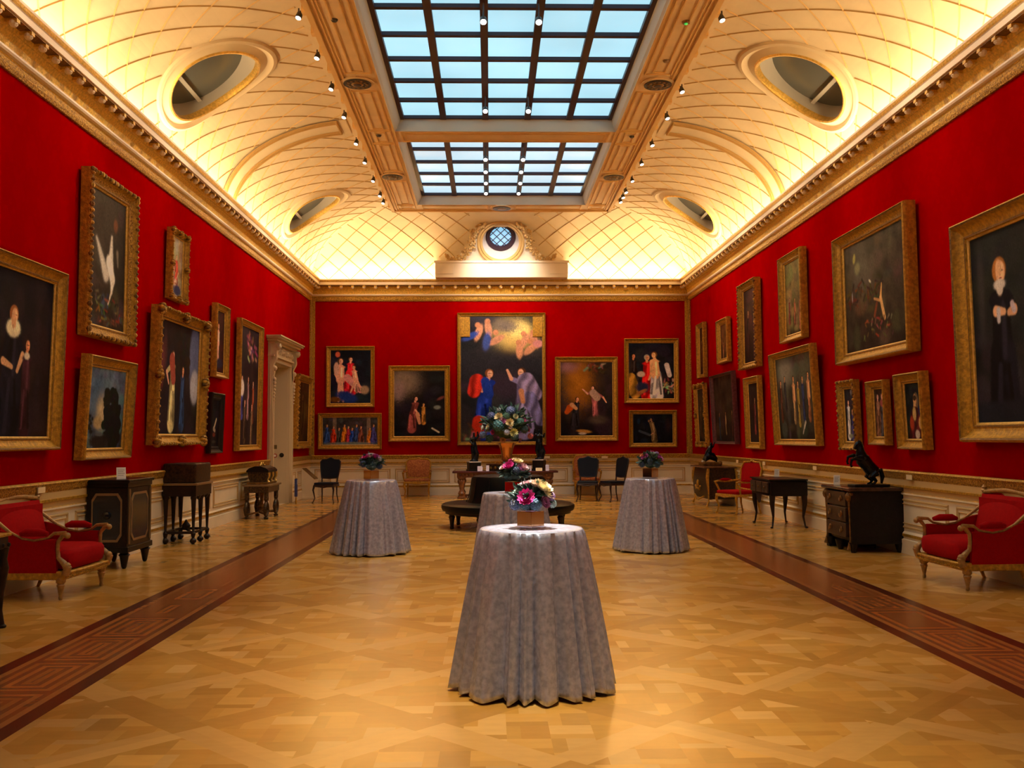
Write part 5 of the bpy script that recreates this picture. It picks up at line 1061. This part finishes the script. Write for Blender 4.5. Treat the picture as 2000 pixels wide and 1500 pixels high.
def a_L8(A):
    A.scatter(14, (.45, .06, .85, .26), [(170, 110, 100), (120, 70, 110), (200, 160, 150), (90, 50, 80)], .03, .07, 2)
    for u, v, c in ((.2, .42, (60, 60, 140)), (.5, .42, (130, 100, 110)), (.75, .45, (120, 60, 40)), (.35, .62, (80, 60, 50)), (.7, .65, (110, 90, 70))): A.fig(u, v, .34, c, PK, (60, 40, 30), wide=.12)
    A.e(.2, .52, .07, .07, (200, 190, 190), .02)
def a_L9(A): A.fig(.5, .2, .6, (60, 45, 25), (130, 95, 60), (40, 30, 20)).e(.7, .5, .08, .2, (90, 75, 40), .05)
def a_B1(A): A.fig(.25, .16, .8, (40, 45, 60), PK, (90, 60, 40), bare=1, wide=.04, legs=(.2, .32), arm=(.13, .45, .2, .6)).fig(.5, .14, .62, (190, 30, 45), PK, (90, 50, 30), wide=.2).k(.42, .52, .07, .75, .75, .06, (205, 140, 145)).fig(.66, .30, .5, (205, 150, 135), PK, (140, 95, 50), bare=1, lean=-.1, wide=.05, legs=(.5, .8)).e(.4, .88, .2, .1, (25, 50, 130), .05, 15).e(.18, .08, .045, .05, (190, 90, 70), .02).e(.15, .35, .05, .12, (200, 160, 150), .02).e(.85, .75, .08, .08, (150, 130, 110), .04).e(.12, .93, .1, .05, (100, 60, 25), .03)
def a_B2(A):
    for x in (.22, .84): A.k(x, 0, .07, x, .9, .07, (120, 105, 95))
    for k, (u, c) in enumerate([(.08, (40, 70, 140)), (.2, (190, 55, 30)), (.30, (60, 60, 60)), (.40, (190, 110, 30)), (.47, (150, 40, 60)), (.54, (30, 60, 150)), (.62, (40, 60, 110)), (.7, (110, 60, 50)), (.86, (190, 110, 40)), (.93, (60, 60, 130))]): A.fig(u, .26+.06*(k % 3), .62, c, SK, (70, 45, 30), wide=.2)
    A.e(.5, .96, .9, .06, (110, 120, 120), .05)
def a_B3(A): A.e(.2, .15, .22, .2, (120, 105, 95), .15).e(.08, .3, .1, .14, (135, 115, 120), .08).fig(.34, .40, .5, (120, 60, 62), PK, (40, 25, 20), lean=.12, arm=(.42, .6, .5, .68), wide=.14).fig(.58, .5, .3, (150, 105, 45), (200, 145, 95), (50, 30, 20), wide=.12).k(.46, .66, .03, .5, .80, .02, (190, 140, 110)).k(.75, .88, .012, .88, .94, .012, (180, 175, 160)).e(.92, .42, .06, .02, (110, 60, 60), .02, -25).e(.85, .56, .05, .03, (110, 120, 120), .02)
def a_B4(A):
    A.e(.66, .15, .15, .12, (205, 180, 110), .08).e(.72, .11, .09, .06, (225, 205, 130), .05).e(.55, .08, .1, .05, (110, 100, 95), .06)
    A.e(.5, .38, .55, .08, (38, 38, 50), .08)
    for u, v, r in ((.22, .13, 20), (.34, .10, -10), (.44, .19, 60), (.78, .20, 30), (.90, .19, -20), (.72, .27, 0), (.86, .26, 50)):
        A.e(u, v, .028, .07, (195, 140, 115), .012, r).e(u-.01, v-.06, .022, .022, (190, 130, 100), .01)
    A.e(.12, .16, .07, .025, (50, 75, 170), .015, -25).e(.32, .2, .03, .07, (60, 80, 160), .02, 10).e(.95, .22, .04, .03, (190, 130, 140), .015)
    A.fig(.26, .43, .5, (25, 50, 160), PK, (120, 70, 40), lean=.10, wide=.15, arm=(.16, .56, .27, .58), arm2=(.34, .55, .26, .60)).k(.20, .52, .06, .16, .60, .05, (190, 45, 35), .012, 12).k(.30, .52, .035, .34, .62, .04, (30, 60, 175), .01).k(.22, .84, .05, .20, .92, .05, (190, 50, 30), .012)
    A.fig(.78, .42, .5, (120, 115, 175), PK, (80, 50, 35), lean=-.04, wide=.16, arm=(.62, .50, .57, .43)).k(.80, .52, .07, .9, .62, .06, (135, 125, 180), .012, 14).k(.84, .66, .06, .97, .84, .035, (110, 110, 175), .012, 14).k(.74, .60, .022, .76, .68, .018, (195, 140, 110))
    A.scatter(12, (.02, .90, .6, .98), [(120, 100, 90), (160, 140, 120), (70, 60, 55)], .02, .05, 2)
def a_B5(A): A.e(.35, .28, .18, .30, (150, 95, 25), .15).e(.15, .06, .1, .06, (130, 90, 100), .08).scatter(9, (.5, .02, .85, .13), [(110, 75, 50), (150, 120, 100), (70, 50, 40)], .03, .05, 4).fig(.68, .33, .40, (150, 85, 95), PK, (40, 25, 20), lean=-.08, arm=(.52, .43, .43, .37), arm2=(.82, .48, .88, .55), wide=.11).k(.63, .42, .05, .70, .48, .05, (175, 150, 140)).fig(.27, .48, .40, (30, 28, 35), SK, (50, 30, 20), lean=.08, wide=.16).k(.18, .62, .045, .12, .68, .03, (185, 80, 25)).k(.22, .58, .03, .3, .63, .02, (200, 150, 110)).e(.45, .94, .09, .022, (190, 140, 70), .015, 5).e(.42, .97, .05, .015, (180, 170, 160), .01).e(.72, .78, .12, .06, (75, 65, 60), .06)
def a_B6(A): A.fig(.1, .2, .6, (40, 30, 30), (190, 120, 85), (30, 20, 15)).k(.05, .62, .08, .14, .9, .1, (165, 120, 45), .02, 6).fig(.40, .22, .75, (205, 25, 25), SK, (170, 160, 150), wide=.14).e(.27, .56, .07, .05, (190, 170, 160), .02).fig(.62, .17, .80, (205, 200, 215), (215, 165, 120), (110, 70, 35), lean=-.05, bare=1, arm=(.5, .55, .44, .66), wide=.15).k(.84, .4, .045, .9, .58, .04, (215, 210, 215)).scatter(12, (.75, .62, .98, .9), [(190, 180, 190), (120, 80, 70), (160, 130, 120)], .03, .06, 3).e(.3, .8, .12, .1, (35, 38, 70), .05).e(.28, .88, .1, .03, (150, 95, 55), .02, -25)
def a_B7(A): A.fig(.55, .15, .78, (115, 95, 65), (170, 125, 90), (40, 28, 20), lean=-.14, arm=(.5, .66, .44, .72), wide=.13).k(.16, .58, .04, .42, .72, .04, (55, 65, 80)).e(.4, .24, .03, .04, (150, 110, 80), .02).e(.14, .25, .05, .09, (25, 45, 65), .05).e(.88, .4, .08, .2, (45, 32, 35), .1)
def a_dim(seed, cols, n=5, top=.3, h=.5):
    def f(A):
        q = random.Random(seed)
        for k in range(n): A.fig((k+.7)/(n+.4), top+q.uniform(-.04, .08), h*q.uniform(.85, 1.1), q.choice(cols), (150, 105, 75), (40, 28, 20), wide=.11)
    return f
def a_R8(A):
    A.e(.25, .18, .25, .16, (120, 120, 110), .12)
    for u, c, s_ in ((.1, (70, 40, 30), .5), (.22, (40, 40, 50), .42), (.45, (150, 125, 85), .55), (.56, (130, 110, 50), .52), (.68, (35, 45, 80), .5), (.82, (140, 90, 60), .55), (.92, (60, 40, 30), .52)): A.fig(u, .22+.06*(u*10 % 2), s_, c, (185, 135, 95), (45, 30, 22), wide=.08, bare=(u in (.45, .82)))
    A.k(.66, .86, .02, .70, .80, .018, (190, 185, 170)).k(.62, .93, .012, .66, .85, .015, (180, 175, 165))
def a_R9(A): A.e(.3, .22, .3, .2, (80, 76, 66), .2).e(.17, .14, .03, .045, (150, 145, 80), .02, 20).e(.22, .24, .06, .05, (120, 120, 90), .05).scatter(30, (.05, .40, .6, .56), [(90, 50, 30), (70, 60, 40), (50, 40, 32)], .03, .07, 8).e(.42, .40, .025, .012, (190, 190, 175), .012, 30).k(.60, .46, .008, .58, .58, .022, (190, 150, 90)).k(.58, .58, .026, .63, .76, .024, (205, 165, 110)).k(.48, .57, .01, .56, .60, .014, (180, 140, 90)).k(.52, .62, .02, .48, .72, .02, (110, 55, 35)).scatter(16, (.3, .74, .75, .92), [(130, 80, 45), (90, 70, 50), (60, 45, 35), (120, 105, 80)], .02, .05, 9).e(.12, .49, .012, .04, (140, 140, 145), .015)
def a_R13(A): A.fig(.36, .16, 1.0, (16, 16, 28), (215, 170, 135), (165, 105, 50), wide=.17, arm=(.30, .42, .40, .43), arm2=(.52, .43, .46, .44)).e(.355, .20, .03, .045, (215, 170, 130), .012).e(.36, .285, .055, .028, (205, 200, 195), .015).e(.36, .31, .03, .03, (205, 200, 195), .015).k(.33, .42, .02, .33, .47, .016, (190, 185, 195)).k(.50, .40, .018, .52, .43, .02, (190, 180, 195)).e(.12, .3, .03, .2, (52, 50, 55), .05).e(.85, .1, .1, .06, (90, 50, 35), .05).e(.5, .95, .8, .06, (26, 30, 42), .04)
def a_R12(A): A.e(.58, .32, .10, .15, (95, 80, 65), .02).e(.52, .30, .065, .1, (205, 150, 100), .02).e(.52, .27, .07, .05, (60, 42, 30), .02).k(.5, .38, .05, .5, .46, .055, (205, 160, 110)).k(.5, .62, .2, .5, 1.05, .32, (75, 25, 30), .03, 5).e(.45, .55, .07, .12, (190, 160, 100), .03).e(.28, .72, .08, .13, (150, 55, 35), .03).e(.80, .72, .10, .12, (190, 150, 95), .03).e(.88, .80, .06, .06, (130, 50, 35), .03).e(.56, .92, .09, .08, (175, 160, 150), .03).e(.78, .5, .07, .1, (28, 35, 70), .03)
def a_R10(A): A.fig(.3, .22, .7, (185, 185, 195), PK, (70, 45, 30), wide=.12).fig(.62, .4, .55, (50, 45, 95), SK, (60, 40, 30), wide=.14).e(.6, .07, .04, .05, (120, 120, 125), .04).e(.4, .9, .12, .04, (120, 125, 110), .03)
def a_R11(A): A.fig(.28, .12, .85, (110, 75, 55), PK, (120, 90, 70)).fig(.68, .12, .85, (60, 60, 70), PK, (150, 110, 90), wide=.16).e(.68, .3, .12, .08, (150, 75, 75), .03).e(.3, .35, .08, .1, (150, 110, 90), .03)
BG = lambda a, b, s=1, n=.18: (a, b, s, n)
# left wall
side_pic('L', (0, 500, 880), (128, 534, 878), 'large dark portrait of a woman in a white ruff with a child, left wall', .17, 'plain', (BG((16, 14, 26), (34, 22, 18)), a_L1), 1.5, .12, wfix=1.75)
side_pic('L', (159, 312, 652), (270, 384, 676), 'tall still life with a hanging white swan in an ornate gilt frame, left wall', .20, 'ornate', (BG((58, 52, 46), (40, 28, 22), 2, .3), a_L2), .3, .13)
side_pic('L', (325, 434, 579), (373, 461, 592), 'small pale picture of a figure in red, rococo frame, highest on the left wall', .11, 'rococo', (BG((175, 155, 120), (120, 85, 60), 3), a_L3), 1, .1)
side_pic('L', (149, 684, 900), (261, 709, 893), 'cloudy blue landscape with dark trees, hung under the tall swan picture on the left wall', .16, 'plain', (BG((95, 120, 150), (30, 30, 34), 4, .35), a_L4), 3.2, .12)
side_pic('L', (290, 588, 871), (402, 630, 866), 'garden party with ladies in silk, heavy rococo frame with corner shells, left wall', .19, 'rococo', (BG((34, 22, 26), (22, 22, 30), 5), a_L5), 1.5, .15)
side_pic('L', (413, 583, 735), (452, 603, 739), 'narrow picture of a pale nude standing figure above the small black framed picture', .12, 'plain', (BG((40, 18, 18), (46, 16, 16), 6), a_L6), .8)
side_pic('L', (404, 763, 888), (442, 769, 883), 'small dark still life in a wide black frame on the left wall', .14, 'dark', (BG((12, 18, 28), (20, 16, 18), 7), a_L7), 2, .08)
side_pic('L', (460, 613, 881), (516, 641, 879), 'tall crowded religious scene with blue and red robes, just before the doorway', .13, 'plain', (BG((34, 22, 36), (36, 28, 26), 8, .3), a_L8), .8)
side_pic('L', (573, 727, 878), (611, 738, 873), 'brownish portrait in a twisted gilt frame between the doorway and the left corner', .20, 'ornate', (BG((70, 48, 26), (44, 34, 22), 9), a_L9), 1.5, .12)
# back wall
back_pic(637, 676, 731, 795, 'mother in red with naked children on a blue cloth, upper left back wall', .13, 'plain', (BG((22, 24, 34), (18, 22, 40), 11), a_B1))
back_pic(621, 807, 745, 877, 'long low frieze of many robed people between columns, lower left on the back wall', .14, 'plain', (BG((60, 58, 60), (55, 45, 50), 12), a_B2), 2)
back_pic(759, 714, 879, 862, 'dark picture of a kneeling woman in pink with a child, left of the central altarpiece', .17, 'plain', (BG((24, 22, 26), (16, 18, 24), 13), a_B3), 1)
T = back_pic(893, 611, 1067, 869, 'tallest central altarpiece of a woman in blue and a man in lilac under cherubs', .11, 'plain', (BG((48, 46, 58), (24, 24, 34), 14), a_B4))
hh = onY(893, 611, D-.12).z-onY(893, 869, D-.12).z; ww = onY(1067, 611, D-.12).x-onY(893, 611, D-.12).x
for s in (-1, 1): x0, x1 = sorted((s*(ww/2-.09), s*(ww/2-.37))); MB().bbox(x0, x1, -.05, -.02, hh-.66, hh-.10, .008).frame(x0+.03, x1-.03, hh-.62, hh-.14, .02, -.06, -.045).build('corner_panel', gold, T)
back_pic(1084, 697, 1208, 861, 'annunciation scene with a pink robed angel in golden light, right of the central altarpiece', .17, 'plain', (BG((40, 34, 32), (20, 20, 30), 15, .25), a_B5), 1)
back_pic(1219, 661, 1327, 787, 'men with one in white robe and one in red, upper right back wall', .15, 'plain', (BG((20, 24, 36), (28, 22, 26), 16), a_B6), 1.5)
back_pic(1229, 801, 1323, 873, 'small dark picture of a man bent over a table, lower right on the back wall', .13, 'plain', (BG((20, 24, 34), (16, 16, 22), 17), a_B7), 1.5, plate=True)
# right wall
side_pic('R', (1380, 622, 734), (1357, 636, 740), 'narrow brown picture next to the far right corner, upper row', .12, 'plain', (BG((60, 32, 22), (44, 22, 14), 21), a_dim(1, [(80, 40, 22), (70, 45, 22)], 2)), .5)
side_pic('R', (1427, 612, 705), (1396, 628, 710), 'small brown genre scene in a broad gilt frame, second from the far right corner', .14, 'plain', (BG((84, 50, 26), (50, 26, 16), 22), a_dim(2, [(130, 90, 60), (70, 45, 30)], 2, .45, .45)), .8)
side_pic('R', (1485, 537, 714), (1440, 557, 723), 'tall dark maroon picture in a carved gilt frame, upper row of the right wall', .16, 'ornate', (BG((52, 26, 22), (26, 12, 12), 23), a_dim(3, [(50, 20, 28), (40, 18, 18)], 2, .3, .6)), .3, .13)
side_pic('R', (1575, 474, 661), (1518, 505, 668), 'upright picture with a pale sky over small red figures, highest beside the large game picture', .16, 'plain', (BG((120, 108, 66), (44, 22, 18), 24, .25), a_dim(4, [(130, 70, 50), (100, 40, 40), (130, 110, 60)], 3, .5, .4)), .5, .12)
side_pic('R', (1384, 745, 872), (1355, 752, 872), 'picture in an elaborate pierced rococo frame in the far right corner, lower row', .15, 'rococo', (BG((60, 50, 45), (36, 26, 20), 25), a_dim(5, [(70, 50, 35)], 2)), 2, .1)
side_pic('R', (1442, 720, 867), (1388, 735, 867), 'dark country scene in a thin plum coloured frame, lower row near the far right corner', .07, 'plum', (BG((52, 38, 30), (26, 18, 18), 26, .35), a_dim(6, [(120, 100, 70), (30, 50, 70), (60, 30, 28)], 3, .5, .38)), 2.5)
side_pic('R', (1491, 730, 878), (1451, 738, 876), 'narrow portrait of a standing figure in dull red, orange gilt frame, lower right wall', .16, 'plain', (BG((36, 24, 24), (24, 18, 18), 27), a_dim(7, [(90, 40, 38)], 1, .25, .65)), 1.5)
side_pic('R', (1604, 665, 872), (1508, 692, 868), 'large crowded historical scene with a small white dog, centre of the lower right wall', .13, 'plain', (BG((78, 74, 66), (24, 20, 22), 28, .3), a_R8), 3, .12)
side_pic('R', (1789, 383, 687), (1630, 467, 712), 'very large brown game still life with a hanging pale hare, highest on the right wall', .20, 'plain', (BG((66, 60, 50), (38, 26, 22), 29, .35), a_R9), .6, .16)
side_pic('R', (1681, 738, 880), (1632, 745, 877), 'lady in white satin, leftmost of the three small pictures under the game still life', .15, 'ornate', (BG((34, 32, 42), (30, 26, 34), 30), a_R10), 1.8)
side_pic('R', (1740, 738, 870), (1688, 745, 869), 'two people side by side, middle of the three small pictures under the game still life', .14, 'plain', (BG((60, 40, 32), (30, 28, 36), 31), a_R11), 1.8)
side_pic('R', (1818, 721, 879), (1747, 730, 877), 'portrait of a woman in a headscarf and colourful sleeves, right of the three small pictures', .16, 'plain', (BG((20, 30, 34), (22, 20, 24), 32), a_R12), 2.5, .12)
side_pic('R', (2100, 340, 866), (1866, 442, 863), 'huge full length portrait of a fair woman in black, nearest on the right wall', .25, 'plain', (BG((36, 40, 40), (14, 16, 24), 33), a_R13), 1.2, .16, wfix=2.1)
# ================================================================= LIGHT
WARM = (1.0, .73, .36)
for s in (-1, 1):                                            # lamps hidden behind the cornice lip
    x = CX+s*5.17; l = light('AREA', 'cove_strip_light', (x, (2+26.9)/2, 5.97), 330, WARM, .10, (x-s*.22, (2+26.9)/2, 7), sy=24.5)
    l.rotation_euler = (0, s*rad(-14)*-1+pi, 0)
l = light('AREA', 'cove_strip_light', (CX, D-.17, 5.97), 270, WARM, 10.2, (CX, D-.4, 7), sy=.10); l.rotation_euler = (pi-rad(14)*-1, 0, 0)
w = bpy.data.worlds.new('world'); scene.world = w; w.use_nodes = True; w.node_tree.nodes['Background'].inputs[0].default_value = (.02, .022, .03, 1)
# ceiling spotlights along both edges of the lantern
SPL = [13.23, 14.67, 16.0, 17.43, 19.03, 20.36, 21.84, 23.2, 23.92]; SPR = [13.24, 16.07, 17.44, 19.09, 20.44, 21.82, 22.84, 23.33, 23.8]
lampm = mat('lit lamp face', (.9, .85, .8), .4, emit=(1, .9, .78), es=6); cowl = mat('dark lamp cowl', (.05, .04, .035), .4)
def fixture(loc, tgt, label, group, sc=1.0, stem=.0):
    t = thing('spotlight', label, 'spotlight', loc, 0, group)
    q = (Vector(tgt)-Vector(loc)).to_track_quat('-Z', 'Y').to_matrix().to_4x4()
    b = MB(); b.M = q; b.lathe([(.05*sc, -.02), (.055*sc, 0), (.045*sc, .07), (.02*sc, .10)], 14); b.build('cowl', cowl, t, True)
    f = MB(); f.M = q; f.lathe([(.045*sc, -.024), (.045*sc, -.021)], 14); f.build('lamp', lampm, t)
    if stem: s_ = MB(); s_.tube([(0, 0, .05), (0, 0, stem)], .012, 6); s_.build('stem', cowl, t)
    return t
ordn = ['first', 'second', 'third', 'fourth', 'fifth', 'sixth', 'seventh', 'eighth', 'ninth']
for s, L in ((-1, SPL), (1, SPR)):
    for k, y in enumerate(L):
        x = CX+s*2.945; tgt = (CX+s*5.2, y+.4, 2.6)
        fixture((x, y, 7.42), (CX+s*4.0, y-1.5, 3), 'small ceiling spotlight on the %s side of the skylights, %s from the camera' % ('left' if s < 0 else 'right', ordn[k]), 'spotlights on the %s edge of the lantern' % ('left' if s < 0 else 'right'), .85, .12)
PD = [(-.07, 13.2), (.70, 13.2), (-.06, 16.9), (.70, 16.9), (-.07, 19.91), (.71, 19.91), (-.07, 20.85), (.70, 20.85), (-.07, 21.79), (.71, 21.79), (-.07, 22.72), (.70, 22.72)]
for k, (x, y) in enumerate(PD):
    fixture((x, y, 7.36), (x, y-3, 3.2), 'pendant spotlight under the %s glazing bar of the %s skylight, %s row from the camera' % ('left' if k % 2 == 0 else 'right', 'near' if y < 18 else 'far', ordn[k//2 if y < 18 else k//2-2]), 'spotlights under the skylights', .95, .28)
# real light of the rows: every other fixture carries a lamp
SP = (1.0, .74, .46)
for s in (-1, 1):
    for k, y in enumerate([7.0, 10.0, 12.8, 15.5, 18.3, 21.0, 23.2, 24.5]):
        light('SPOT', 'wall_spot', (CX+s*2.80, y, 7.36), (400 if y > 10 else 330), SP, .03, (CX+s*5.3, y-1.9, 4.9), 70, 1.0)
for x in (-2.6, .3, 3.2): light('SPOT', 'end_wall_spot', (x, 23.4, 7.35), 280 if x != .3 else 560, SP, .05, (x+(CX-x)*-.1, 27.3, 4.2 if x != .3 else 4.9), 58, 1.0)
for x in (-.3, .95): light('SPOT', 'oculus_spot', (x, 24.75, 7.30), 170, (1, .90, .78), .04, (.32, 26.9, 6.15), 62, .8)
for (x, y, tx, ty, p, sp) in ((.27, 6.7, .27, 6.35, 6500, 6.6), (.2, 10.6, .25, 10.37, 2300, 6.2), (-.06, 12.6, -1.66, 13.7, 420, 24), (.7, 12.6, 2.26, 13.75, 420, 24), (.3, 20.85, .4, 25.2, 260, 30), (.3, 22.8, .42, 25.6, 700, 22)):
    light('SPOT', 'table_spot', (x, y, 7.34), p, (1, .9, .78), .03, (tx, ty, 1.0), sp, .5)
for y in (2.5, 6.5, 10.5, 14.5, 19.5, 22.5): light('SPOT', 'floor_spot', (CX, y, 7.3), 1600 if y < 8 else 1000, (1, .80, .50), .08, (CX, y+1.0, 0), 52, 1.0)
light('SPOT', 'door_spot', (CX+2.4, 18.5, 7.3), 500, SP, .04, (-5.5, 24.2, 1.6), 16, .5)
for s in (-1, 1):
    for y in (6.5, 10.5, 14.5, 18.5, 22.5): light('SPOT', 'side_floor_fill', (CX+s*2.8, y, 7.36), 420, (1, .80, .46), .05, (CX+s*4.35, y+1, 0), 42, 1.0)  # extra fill lamps, added to brighten the floor along the walls
